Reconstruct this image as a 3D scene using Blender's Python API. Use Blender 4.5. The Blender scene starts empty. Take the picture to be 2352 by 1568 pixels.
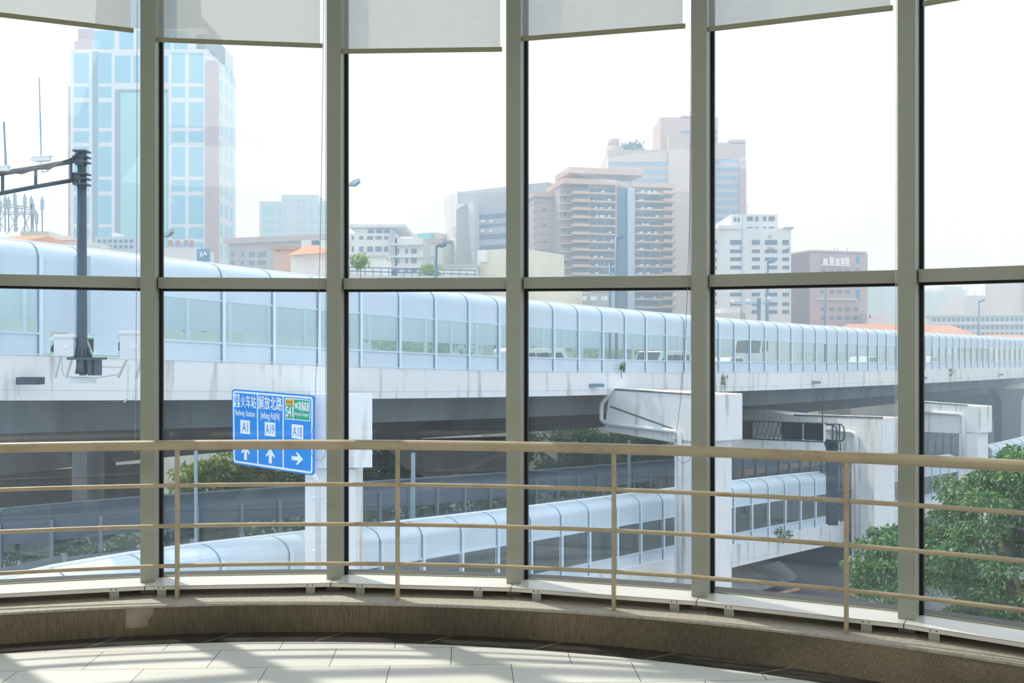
import bpy, math, random
import numpy as np
from mathutils import Vector, Matrix

SC = bpy.context.scene
COL = SC.collection
F = 35.0 / 36.0 * 2352.0      # focal length in pixels
HY = 800.0                    # horizon row
EYE = 1.6

# ------------------------------------------------------------------ camera, world, sun, exposure
cd = bpy.data.cameras.new('camera'); cam = bpy.data.objects.new('camera', cd); COL.objects.link(cam)
cd.lens = 35; cd.sensor_width = 36; cd.clip_end = 3000; cd.clip_start = 0.05
cd.shift_y = (HY - 784.0) / 2352.0
cam.location = (0, 0, EYE); cam.rotation_euler = (math.pi / 2, 0, 0)
SC.camera = cam
SC.view_settings.view_transform = 'Standard'; SC.view_settings.look = 'None'
SC.view_settings.exposure = 0.0; SC.view_settings.gamma = 1.0
SC.view_settings.use_curve_mapping = False
SC.cycles.max_bounces = 8; SC.cycles.diffuse_bounces = 4; SC.cycles.glossy_bounces = 3
SC.cycles.transmission_bounces = 4; SC.cycles.transparent_max_bounces = 24; SC.cycles.volume_bounces = 2
SC.cycles.use_denoising = True
SC.cycles.caustics_reflective = False; SC.cycles.caustics_refractive = False

wd = bpy.data.worlds.new('hazy_sky'); SC.world = wd; wd.use_nodes = True
wn = wd.node_tree; wn.nodes.clear()
wo = wn.nodes.new('ShaderNodeOutputWorld'); wb = wn.nodes.new('ShaderNodeBackground')
wb.inputs['Color'].default_value = (0.81, 0.92, 1.05, 1); wb.inputs['Strength'].default_value = 1.38
wn.links.new(wb.outputs[0], wo.inputs['Surface'])

SUN_DIR = Vector((-0.70 * math.cos(math.radians(54)), 0.72 * math.cos(math.radians(54)), math.sin(math.radians(54)))).normalized()
sd = bpy.data.lights.new('sun', 'SUN'); sd.energy = 4.1; sd.angle = math.radians(1.8); sd.color = (1.0, 0.92, 0.78)
so = bpy.data.objects.new('sun', sd); COL.objects.link(so)
so.rotation_euler = SUN_DIR.to_track_quat('Z', 'Y').to_euler()

def area(loc, sx, sy, e, rot=(0, 0, 0), col=(1.0, 0.985, 0.94)):
    l = bpy.data.lights.new('added_fill_light', 'AREA'); l.shape = 'RECTANGLE'; l.size = sx; l.size_y = sy; l.energy = e; l.color = col
    o = bpy.data.objects.new('added_fill_light', l); COL.objects.link(o); o.location = loc; o.rotation_euler = rot
FILL_POWER = 39  # unseen area lights added under the ceiling to brighten the room
for lx in (-4.0, 0.5, 4.6):
    for ly in (-3.0, 1.6):
        area((lx, ly, 4.25), 3.6, 3.4, FILL_POWER)

# ------------------------------------------------------------------ helpers
def W(x, y, d):
    """a point of the place at depth d seen at pixel (x, y)"""
    return Vector(((x - 1176.0) * d / F, d, EYE + (HY - y) * d / F))
def ZY(y, d): return EYE + (HY - y) * d / F
def XP(x, d): return (x - 1176.0) * d / F

class MB:
    def __init__(s): s.v = []; s.f = []
    def obox(s, o, a, b, c):
        n = len(s.v); o = Vector(o); a = Vector(a); b = Vector(b); c = Vector(c)
        if a.cross(b).dot(c) < 0: a, b = b, a
        s.v += [o, o + a, o + a + b, o + b, o + c, o + a + c, o + a + b + c, o + b + c]
        s.f += [(n, n + 3, n + 2, n + 1), (n + 4, n + 5, n + 6, n + 7), (n, n + 1, n + 5, n + 4), (n + 1, n + 2, n + 6, n + 5), (n + 2, n + 3, n + 7, n + 6), (n + 3, n, n + 4, n + 7)]
        return s
    def cbox(s, c, a, b, cc):
        a = Vector(a); b = Vector(b); cc = Vector(cc)
        return s.obox(Vector(c) - a / 2 - b / 2 - cc / 2, a, b, cc)
    def prism(s, pts, ex):
        n = len(s.v); k = len(pts); ex = Vector(ex); pts = [Vector(p) for p in pts]
        s.v += pts + [p + ex for p in pts]
        s.f.append(tuple(range(n + k - 1, n - 1, -1))); s.f.append(tuple(range(n + k, n + 2 * k)))
        for i in range(k):
            j = (i + 1) % k; s.f.append((n + i, n + j, n + k + j, n + k + i))
        return s
    def tube(s, pts, r, seg=8, caps=True):
        pts = [Vector(p) for p in pts]; n0 = len(s.v); k = len(pts)
        rr = r if isinstance(r, (list, tuple)) else [r] * k
        up = None
        for i, p in enumerate(pts):
            t = (pts[min(i + 1, k - 1)] - pts[max(i - 1, 0)]).normalized()
            if up is None: up = Vector((0, 0, 1)) if abs(t.z) < 0.9 else Vector((1, 0, 0))
            a = t.cross(up).normalized(); b = a.cross(t).normalized(); up = b
            for j in range(seg):
                th = 2 * math.pi * j / seg
                s.v.append(p + (a * math.cos(th) + b * math.sin(th)) * rr[i])
        for i in range(k - 1):
            for j in range(seg):
                j2 = (j + 1) % seg
                s.f.append((n0 + i * seg + j, n0 + i * seg + j2, n0 + (i + 1) * seg + j2, n0 + (i + 1) * seg + j))
        if caps:
            s.f.append(tuple(n0 + j for j in range(seg - 1, -1, -1))); s.f.append(tuple(n0 + (k - 1) * seg + j for j in range(seg)))
        return s
    def loft(s, rows, closed=False):
        """rows: list of point lists with the same count"""
        n0 = len(s.v); k = len(rows[0])
        for r in rows: s.v += [Vector(p) for p in r]
        for i in range(len(rows) - 1):
            for j in range(k if closed else k - 1):
                j2 = (j + 1) % k
                s.f.append((n0 + i * k + j, n0 + i * k + j2, n0 + (i + 1) * k + j2, n0 + (i + 1) * k + j))
        if closed:
            s.f.append(tuple(n0 + j for j in range(k - 1, -1, -1))); s.f.append(tuple(n0 + (len(rows) - 1) * k + j for j in range(k)))
        return s
    def ball(s, c, r, seg=8, rings=5, sq=(1, 1, 1)):
        n0 = len(s.v); c = Vector(c)
        for i in range(1, rings):
            ph = math.pi * i / rings
            for j in range(seg):
                th = 2 * math.pi * j / seg
                s.v.append(c + Vector((math.sin(ph) * math.cos(th) * r * sq[0], math.sin(ph) * math.sin(th) * r * sq[1], math.cos(ph) * r * sq[2])))
        t = len(s.v); s.v += [c + Vector((0, 0, r * sq[2])), c - Vector((0, 0, r * sq[2]))]
        for i in range(rings - 2):
            for j in range(seg):
                j2 = (j + 1) % seg
                s.f.append((n0 + i * seg + j, n0 + (i + 1) * seg + j, n0 + (i + 1) * seg + j2, n0 + i * seg + j2))
        for j in range(seg):
            j2 = (j + 1) % seg
            s.f.append((t, n0 + j, n0 + j2)); s.f.append((t + 1, n0 + (rings - 2) * seg + j2, n0 + (rings - 2) * seg + j))
        return s
    def out(s, name, mat, parent=None, smooth=False, bevel=0):
        me = bpy.data.meshes.new(name)
        me.from_pydata([tuple(p) for p in s.v], [], s.f); me.validate(); me.update()
        if mat: me.materials.append(mat)
        if smooth:
            me.polygons.foreach_set('use_smooth', [True] * len(me.polygons))
        o = bpy.data.objects.new(name, me); COL.objects.link(o)
        if parent:
            o.parent = parent; o.matrix_parent_inverse = parent.matrix_basis.inverted()
        if bevel:
            m = o.modifiers.new('bevel', 'BEVEL'); m.width = bevel; m.segments = 2; m.limit_method = 'ANGLE'
        return o

def tag(o, label=None, cat=None, group=None, kind=None):
    if label: o['label'] = label
    if cat: o['category'] = cat
    if group: o['group'] = group
    if kind: o['kind'] = kind
    return o
def empty(name, loc=(0, 0, 0)):
    o = bpy.data.objects.new(name, None); COL.objects.link(o); o.location = loc; o.empty_display_size = 0.2
    return o
def thing(name, label, cat, loc=(0, 0, 0), group=None):
    return tag(empty(name, loc), label, cat, group)
def struct(name, loc=(0, 0, 0)):
    return tag(empty(name, loc), kind='structure')

# ------------------------------------------------------------------ materials
def newmat(name):
    m = bpy.data.materials.new(name); m.use_nodes = True
    return m, m.node_tree, m.node_tree.nodes['Principled BSDF']
def mat(name, col, rough=0.6, metal=0.0, var=0.0, scale=3.0, stretch=(1, 1, 1), bump=0.0, bscale=40.0, spec=0.5, col2=None, lo=0.35, hi=0.65):
    m, t, p = newmat(name); N = t.nodes.new
    p.inputs['Base Color'].default_value = (*col, 1); p.inputs['Roughness'].default_value = rough; p.inputs['Metallic'].default_value = metal
    p.inputs['Specular IOR Level'].default_value = spec
    if var or col2 or bump:
        tc = N('ShaderNodeTexCoord'); mp = N('ShaderNodeMapping'); mp.inputs['Scale'].default_value = stretch
        t.links.new(tc.outputs['Object'], mp.inputs['Vector'])
    if var or col2:
        nz = N('ShaderNodeTexNoise'); nz.inputs['Scale'].default_value = scale; nz.inputs['Detail'].default_value = 6
        t.links.new(mp.outputs[0], nz.inputs['Vector'])
        r = N('ShaderNodeValToRGB'); r.color_ramp.elements[0].position = lo; r.color_ramp.elements[1].position = hi
        c2 = col2 or tuple(c * (1 - var) for c in col)
        r.color_ramp.elements[0].color = (*c2, 1); r.color_ramp.elements[1].color = (*col, 1)
        t.links.new(nz.outputs['Fac'], r.inputs[0]); t.links.new(r.outputs[0], p.inputs['Base Color'])
    if bump:
        n2 = N('ShaderNodeTexNoise'); n2.inputs['Scale'].default_value = bscale; n2.inputs['Detail'].default_value = 4
        t.links.new(mp.outputs[0], n2.inputs['Vector'])
        b = N('ShaderNodeBump'); b.inputs['Strength'].default_value = bump; b.inputs['Distance'].default_value = 0.01
        t.links.new(n2.outputs['Fac'], b.inputs['Height']); t.links.new(b.outputs[0], p.inputs['Normal'])
    return m
def glassy(name, tint, refl=0.08, dust_veil=0.0, dust_veil_col=(0.46, 0.72, 1.0)):
    m = bpy.data.materials.new(name); m.use_nodes = True; t = m.node_tree; t.nodes.clear(); N = t.nodes.new
    o = N('ShaderNodeOutputMaterial'); tr = N('ShaderNodeBsdfTransparent'); tr.inputs[0].default_value = (*tint, 1)
    gl = N('ShaderNodeBsdfGlossy'); gl.inputs['Roughness'].default_value = 0.01; gl.inputs['Color'].default_value = (1, 1, 1, 1)
    fr = N('ShaderNodeLayerWeight'); fr.inputs['Blend'].default_value = 0.5
    pw = N('ShaderNodeMath'); pw.operation = 'POWER'; pw.inputs[1].default_value = 5; t.links.new(fr.outputs['Facing'], pw.inputs[0])
    mu = N('ShaderNodeMapRange'); mu.inputs[3].default_value = refl; mu.inputs[4].default_value = 0.9
    t.links.new(pw.outputs[0], mu.inputs[0])
    mx = N('ShaderNodeMixShader'); t.links.new(mu.outputs[0], mx.inputs[0]); t.links.new(tr.outputs[0], mx.inputs[1]); t.links.new(gl.outputs[0], mx.inputs[2])
    last = mx
    if dust_veil:
        df = N('ShaderNodeBsdfDiffuse'); df.inputs[0].default_value = (*dust_veil_col, 1)
        tl = N('ShaderNodeBsdfTranslucent'); tl.inputs[0].default_value = (*dust_veil_col, 1)
        ad = N('ShaderNodeMixShader'); ad.inputs[0].default_value = 0.65; t.links.new(df.outputs[0], ad.inputs[1]); t.links.new(tl.outputs[0], ad.inputs[2])
        tc = N('ShaderNodeTexCoord'); mp = N('ShaderNodeMapping'); mp.inputs['Scale'].default_value = (9, 9, 0.7)
        nz = N('ShaderNodeTexNoise'); nz.inputs['Scale'].default_value = 2.0; nz.inputs['Detail'].default_value = 5
        t.links.new(tc.outputs['Object'], mp.inputs[0]); t.links.new(mp.outputs[0], nz.inputs['Vector'])
        mr = N('ShaderNodeMapRange'); mr.inputs[1].default_value = 0.3; mr.inputs[2].default_value = 0.75; mr.inputs[3].default_value = dust_veil * 0.6; mr.inputs[4].default_value = dust_veil * 1.5
        t.links.new(nz.outputs['Fac'], mr.inputs[0])
        m2 = N('ShaderNodeMixShader'); t.links.new(mr.outputs[0], m2.inputs[0]); t.links.new(mx.outputs[0], m2.inputs[1]); t.links.new(ad.outputs[0], m2.inputs[2])
        last = m2
    t.links.new(last.outputs[0], o.inputs['Surface'])
    return m

M = {}
M['mullion'] = mat('painted_aluminium', (0.40, 0.43, 0.37), 0.42, var=0.12, scale=2, stretch=(1, 1, 0.3), bump=0.03, bscale=60)
M['sill'] = mat('white_sill_metal', (0.80, 0.79, 0.74), 0.3, var=0.06, scale=4)
M['gasket'] = mat('black_rubber', (0.008, 0.008, 0.01), 0.6)
M['dark'] = mat('cavity_shade_black', (0.02, 0.02, 0.018), 0.9)
M['pane'] = glassy('window_glass', (0.985, 0.997, 1.0), 0.045, dust_veil=0.019)  # blue dust tint also paints a hazy light veil on the panes
M['rail'] = mat('tan_rail_paint', (0.50, 0.42, 0.29), 0.36, var=0.16, scale=7, bump=0.06, bscale=60, col2=(0.38, 0.30, 0.20), lo=0.25, hi=0.5)
M['blind'] = None
M['bar'] = mat('olive_hem_bar', (0.36, 0.36, 0.25), 0.45)
M['bead'] = mat('bead_chain', (0.45, 0.38, 0.36), 0.35)
M['beadw'] = mat('white_bead_chain', (0.85, 0.84, 0.82), 0.35)
M['wallpaint'] = mat('room_wall_paint', (0.72, 0.71, 0.66), 0.85)
M['conc'] = mat('white_stained_concrete', (0.86, 0.87, 0.87), 0.85, scale=1.6, stretch=(1.4, 1.4, 0.16), col2=(0.56, 0.55, 0.50), lo=0.30, hi=0.44, bump=0.15, bscale=6)
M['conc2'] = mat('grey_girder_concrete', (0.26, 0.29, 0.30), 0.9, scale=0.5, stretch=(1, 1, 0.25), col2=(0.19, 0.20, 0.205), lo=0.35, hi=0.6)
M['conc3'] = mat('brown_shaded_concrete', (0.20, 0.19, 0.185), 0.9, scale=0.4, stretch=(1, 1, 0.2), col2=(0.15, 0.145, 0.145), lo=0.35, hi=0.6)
M['panel'] = mat('pale_blue_barrier_panel', (0.66, 0.77, 0.85), 0.5, var=0.06, scale=0.6, stretch=(1, 1, 0.2))
M['rib'] = mat('pale_barrier_rib', (0.76, 0.87, 0.94), 0.45)
M['trimw'] = mat('white_barrier_capping', (0.84, 0.88, 0.88), 0.4)
M['seam_shade'] = mat('joint_shade_tone', (0.20, 0.30, 0.38), 0.6)
M['bglass'] = glassy('barrier_glass', (0.90, 0.95, 0.93), 0.05, dust_veil=0.05)
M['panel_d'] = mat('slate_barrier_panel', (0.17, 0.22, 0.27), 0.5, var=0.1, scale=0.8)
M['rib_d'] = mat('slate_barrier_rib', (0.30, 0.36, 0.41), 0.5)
M['asphalt'] = mat('asphalt', (0.17, 0.175, 0.18), 0.9, var=0.15, scale=0.3, bump=0.1, bscale=8)
M['steel_d'] = mat('dark_steel', (0.07, 0.10, 0.13), 0.45, metal=0.3, var=0.3, scale=3)
M['steel_b'] = mat('blue_grey_steel', (0.20, 0.30, 0.40), 0.45)
M['steel_p'] = mat('pale_lamp_steel', (0.42, 0.53, 0.60), 0.45)
M['pvc'] = mat('white_pipe', (0.74, 0.77, 0.78), 0.35)
M['box'] = mat('light_grey_cabinet', (0.70, 0.73, 0.74), 0.5)
M['white'] = mat('vehicle_white', (0.85, 0.86, 0.86), 0.25)
M['green_car'] = mat('taxi_mint_green', (0.35, 0.62, 0.48), 0.25)
M['cglass'] = mat('vehicle_glass', (0.03, 0.045, 0.05), 0.08)
M['tyre'] = mat('tyre', (0.02, 0.02, 0.02), 0.8)
M['terra'] = mat('terracotta_tiles', (0.70, 0.34, 0.20), 0.8, var=0.25, scale=2)
M['teal'] = mat('teal_glazing', (0.12, 0.46, 0.66), 0.25, var=0.15, scale=0.05)
M['tealc'] = mat('light_teal_glazing', (0.22, 0.58, 0.62), 0.25)
M['navy'] = mat('dark_recess', (0.10, 0.17, 0.27), 0.5)
M['wframe'] = mat('lilac_white_cladding', (0.70, 0.72, 0.80), 0.6)
M['crown'] = mat('dark_brown_crown_cladding', (0.16, 0.13, 0.12), 0.7)
M['brick'] = mat('brown_pink_cladding', (0.50, 0.26, 0.22), 0.7, var=0.2, scale=0.2)
M['pink'] = mat('pink_tile', (0.62, 0.44, 0.37), 0.8, var=0.08, scale=0.2)
M['pinkd'] = mat('dusky_pink_tile', (0.50, 0.40, 0.39), 0.8, var=0.12, scale=0.2)
M['peach'] = mat('peach_render', (0.75, 0.50, 0.38), 0.8)
M['cream'] = mat('cream_render', (0.74, 0.71, 0.60), 0.8, var=0.08, scale=0.5)
M['bwhite'] = mat('white_building_render', (0.80, 0.81, 0.81), 0.8, var=0.12, scale=0.4, stretch=(1, 1, 0.3))
M['bgrey'] = mat('grey_building_render', (0.46, 0.49, 0.53), 0.8, var=0.1, scale=0.2)
M['bblue'] = mat('pale_blue_cladding', (0.50, 0.60, 0.68), 0.6)
M['win'] = mat('building_window_glass', (0.12, 0.17, 0.24), 0.2)
M['winb'] = mat('blue_band_glass', (0.10, 0.26, 0.48), 0.2)
M['resid'] = mat('weathered_balcony_front', (0.50, 0.46, 0.44), 0.8, var=0.3, scale=1.2)
M['slab'] = mat('pale_floor_slab', (0.68, 0.62, 0.56), 0.8)
M['trunk'] = mat('bark', (0.16, 0.12, 0.09), 0.9)
M['black'] = mat('black_panel', (0.025, 0.03, 0.035), 0.5)

def leafmat(name, a, b, c):
    m, t, p = newmat(name); N = t.nodes.new
    g = N('ShaderNodeNewGeometry'); r = N('ShaderNodeValToRGB'); e = r.color_ramp.elements
    e[0].position = 0.0; e[0].color = (*a, 1); e[1].position = 1.0; e[1].color = (*c, 1); k = e.new(0.6); k.color = (*b, 1)
    t.links.new(g.outputs['Random Per Island'], r.inputs[0])
    p.inputs['Roughness'].default_value = 0.45
    t.links.new(r.outputs[0], p.inputs['Base Color'])
    tl = N('ShaderNodeBsdfTranslucent'); t.links.new(r.outputs[0], tl.inputs[0])
    mx = N('ShaderNodeMixShader'); mx.inputs[0].default_value = 0.28
    t.links.new(p.outputs[0], mx.inputs[1]); t.links.new(tl.outputs[0], mx.inputs[2]); t.links.new(mx.outputs[0], t.nodes['Material Output'].inputs['Surface'])
    return m
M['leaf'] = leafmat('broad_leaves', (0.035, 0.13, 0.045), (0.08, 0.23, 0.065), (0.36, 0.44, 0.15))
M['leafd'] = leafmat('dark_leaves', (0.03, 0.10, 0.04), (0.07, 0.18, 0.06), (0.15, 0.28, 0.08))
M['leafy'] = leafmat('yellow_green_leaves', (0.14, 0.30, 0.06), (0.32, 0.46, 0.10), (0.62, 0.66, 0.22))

def fabric():
    m = bpy.data.materials.new('blind_fabric'); m.use_nodes = True; t = m.node_tree; t.nodes.clear(); N = t.nodes.new
    o = N('ShaderNodeOutputMaterial'); tr = N('ShaderNodeBsdfTransparent'); tl = N('ShaderNodeBsdfTranslucent'); df = N('ShaderNodeBsdfDiffuse')
    tl.inputs[0].default_value = (0.56, 0.55, 0.51, 1); df.inputs[0].default_value = (0.6, 0.6, 0.57, 1); tr.inputs[0].default_value = (1, 1, 0.97, 1)
    a = N('ShaderNodeMixShader'); a.inputs[0].default_value = 0.35; t.links.new(tl.outputs[0], a.inputs[1]); t.links.new(df.outputs[0], a.inputs[2])
    tc = N('ShaderNodeTexCoord'); mp = N('ShaderNodeMapping'); mp.inputs['Scale'].default_value = (3, 3, 120)
    nz = N('ShaderNodeTexNoise'); nz.inputs['Scale'].default_value = 3; t.links.new(tc.outputs['Object'], mp.inputs[0]); t.links.new(mp.outputs[0], nz.inputs['Vector'])
    mr = N('ShaderNodeMapRange'); mr.inputs[3].default_value = 0.64; mr.inputs[4].default_value = 0.80; t.links.new(nz.outputs['Fac'], mr.inputs[0])
    b = N('ShaderNodeMixShader'); t.links.new(mr.outputs[0], b.inputs[0]); t.links.new(tr.outputs[0], b.inputs[1]); t.links.new(a.outputs[0], b.inputs[2])
    t.links.new(b.outputs[0], o.inputs['Surface'])
    return m
M['blind'] = fabric()

def floormat():
    m, t, p = newmat('granite_floor_tiles'); N = t.nodes.new
    g = N('ShaderNodeTexCoord'); mp = N('ShaderNodeMapping'); mp.vector_type = 'POINT'
    th = 0.043; ox = 0.705 + 20 * 0.612; oy = -5.046 + 21 * 0.296
    mp.inputs['Rotation'].default_value = (0, 0, -th); mp.inputs['Location'].default_value = (ox, oy, 0)
    br = N('ShaderNodeTexBrick'); br.inputs['Scale'].default_value = 1; br.inputs['Brick Width'].default_value = 0.612; br.inputs['Row Height'].default_value = 0.296
    br.inputs['Mortar Size'].default_value = 0.0022; br.inputs['Mortar Smooth'].default_value = 0.1; br.offset = 0.5
    br.inputs['Color1'].default_value = (0.78, 0.78, 0.75, 1); br.inputs['Color2'].default_value = (0.70, 0.70, 0.67, 1); br.inputs['Mortar'].default_value = (0.12, 0.11, 0.10, 1)
    t.links.new(g.outputs['Object'], mp.inputs[0]); t.links.new(mp.outputs[0], br.inputs['Vector'])
    nz = N('ShaderNodeTexNoise'); nz.inputs['Scale'].default_value = 260; nz.inputs['Detail'].default_value = 3; t.links.new(g.outputs['Object'], nz.inputs['Vector'])
    r = N('ShaderNodeValToRGB'); r.color_ramp.elements[0].position = 0.33; r.color_ramp.elements[0].color = (0.78, 0.78, 0.78, 1); r.color_ramp.elements[1].position = 0.55; r.color_ramp.elements[1].color = (1, 1, 1, 1)
    t.links.new(nz.outputs['Fac'], r.inputs[0])
    n2 = N('ShaderNodeTexNoise'); n2.inputs['Scale'].default_value = 1.7; n2.inputs['Detail'].default_value = 5; t.links.new(g.outputs['Object'], n2.inputs['Vector'])
    r2 = N('ShaderNodeValToRGB'); r2.color_ramp.elements[0].position = 0.3; r2.color_ramp.elements[0].color = (0.88, 0.88, 0.86, 1); r2.color_ramp.elements[1].position = 0.6
    t.links.new(n2.outputs['Fac'], r2.inputs[0])
    m1 = N('ShaderNodeMixRGB'); m1.blend_type = 'MULTIPLY'; m1.inputs[0].default_value = 1; t.links.new(br.outputs['Color'], m1.inputs[1]); t.links.new(r.outputs[0], m1.inputs[2])
    m2 = N('ShaderNodeMixRGB'); m2.blend_type = 'MULTIPLY'; m2.inputs[0].default_value = 1; t.links.new(m1.outputs[0], m2.inputs[1]); t.links.new(r2.outputs[0], m2.inputs[2])
    t.links.new(m2.outputs[0], p.inputs['Base Color']); p.inputs['Roughness'].default_value = 0.62
    return m
M['floor'] = floormat()

def curbmat():
    m, t, p = newmat('chiselled_brown_granite'); N = t.nodes.new
    tc = N('ShaderNodeTexCoord')
    mp = N('ShaderNodeMapping'); mp.inputs['Scale'].default_value = (70, 70, 6.0)
    nz = N('ShaderNodeTexNoise'); nz.inputs['Scale'].default_value = 2.2; nz.inputs['Detail'].default_value = 5
    t.links.new(tc.outputs['Object'], mp.inputs[0]); t.links.new(mp.outputs[0], nz.inputs['Vector'])
    r = N('ShaderNodeValToRGB'); e = r.color_ramp.elements; e[0].position = 0.30; e[0].color = (0.115, 0.098, 0.068, 1); e[1].position = 0.66; e[1].color = (0.21, 0.18, 0.13, 1)
    t.links.new(nz.outputs['Fac'], r.inputs[0])
    n2 = N('ShaderNodeTexNoise'); n2.inputs['Scale'].default_value = 1.5; n2.inputs['Detail'].default_value = 4; t.links.new(tc.outputs['Object'], n2.inputs['Vector'])
    r2 = N('ShaderNodeValToRGB'); r2.color_ramp.elements[0].position = 0.35; r2.color_ramp.elements[0].color = (0.72, 0.72, 0.70, 1); r2.color_ramp.elements[1].position = 0.65
    r2.color_ramp.elements[1].color = (1.25, 1.2, 1.12, 1)
    t.links.new(n2.outputs['Fac'], r2.inputs[0])
    mm = N('ShaderNodeMixRGB'); mm.blend_type = 'MULTIPLY'; mm.inputs[0].default_value = 1; t.links.new(r.outputs[0], mm.inputs[1]); t.links.new(r2.outputs[0], mm.inputs[2])
    t.links.new(mm.outputs[0], p.inputs['Base Color']); p.inputs['Roughness'].default_value = 0.8
    b = N('ShaderNodeBump'); b.inputs['Strength'].default_value = 0.5; b.inputs['Distance'].default_value = 0.004; t.links.new(nz.outputs['Fac'], b.inputs['Height']); t.links.new(b.outputs[0], p.inputs['Normal'])
    return m
M['curb'] = curbmat()
M['curbtop'] = mat('chiselled_granite_coping', (0.52, 0.49, 0.42), 0.8, scale=3, stretch=(20, 20, 1), col2=(0.36, 0.34, 0.29), lo=0.3, hi=0.6, bump=0.3, bscale=20)
M['border'] = mat('polished_dark_granite', (0.050, 0.050, 0.045), 0.28, var=0.4, scale=9, col2=(0.028, 0.028, 0.025))
M['patch'] = mat('pale_reflection_paint', (0.42, 0.37, 0.29), 0.85, scale=8, col2=(0.30, 0.26, 0.20))

# ------------------------------------------------------------------ the room: curved wall of glass
CM = Vector((-1.183, -0.276)); RM = 6.161
def circ(c, r, a): return Vector((c[0] + r * math.sin(a), c[1] + r * math.cos(a)))
mpx = [(322, 1338), (750, 1330), (1163, 1340), (1588, 1370), (2062, 1420)]
MP = []
for x, s in mpx:
    d = 1.365 * F / (s - HY); MP.append(Vector((XP(x, d), d)))
angs = [math.atan2(p.x - CM.x, p.y - CM.y) for p in MP]
st = (angs[-1] - angs[0]) / 4
pos = {i + 1: MP[i] for i in range(5)}
for i in (0, -1): pos[i] = circ(CM, RM, angs[0] + (i - 1) * st)
for i in (6, 7): pos[i] = circ(CM, RM, angs[-1] + (i - 5) * st)
I0, I1 = -1, 7
nrm = {}; tan = {}
for i, p in pos.items():
    n = (p - CM).normalized(); nrm[i] = Vector((n.x, n.y, 0)); tan[i] = Vector((n.y, -n.x, 0))
MW = 0.084; MD = 0.165; ZS = EYE - 1.365; ZC = EYE - 1.43; ZT = 4.3
trtop = {1: 636, 2: 638.7, 3: 637, 4: 632, 5: 620}
TZ = {}
for i in trtop:
    pp = pos[i]; TZ[i] = ZY(trtop[i], pp.y + 0.06)
TZ[0] = ZY(626, pos[1].y * 0.98 + 0.06) ; TZ[0] = TZ[1] + 0.006; TZ[-1] = TZ[0]; TZ[6] = TZ[5] - 0.008; TZ[7] = TZ[6]
Z = Vector((0, 0, 1))
def P3(v2, z): return Vector((v2[0], v2[1], z))

for i in range(I0, I1 + 1):
    A = P3(pos[i], ZC); t_ = tan[i]; n_ = nrm[i]
    tr = struct('trim_%d' % (i - I0 + 1), A)
    MB().obox(A, t_ * MW, n_ * MD, Z * (ZT - ZC)).out('mullion', M['mullion'], tr, bevel=0.003)
    g = MB(); g.obox(A + t_ * MW + n_ * 0.125, t_ * 0.019, n_ * 0.04, Z * (ZT - ZC)); g.obox(A - t_ * 0.013 + n_ * 0.125, t_ * 0.013, n_ * 0.04, Z * (ZT - ZC))
    g.out('gasket', M['gasket'], tr)

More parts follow.
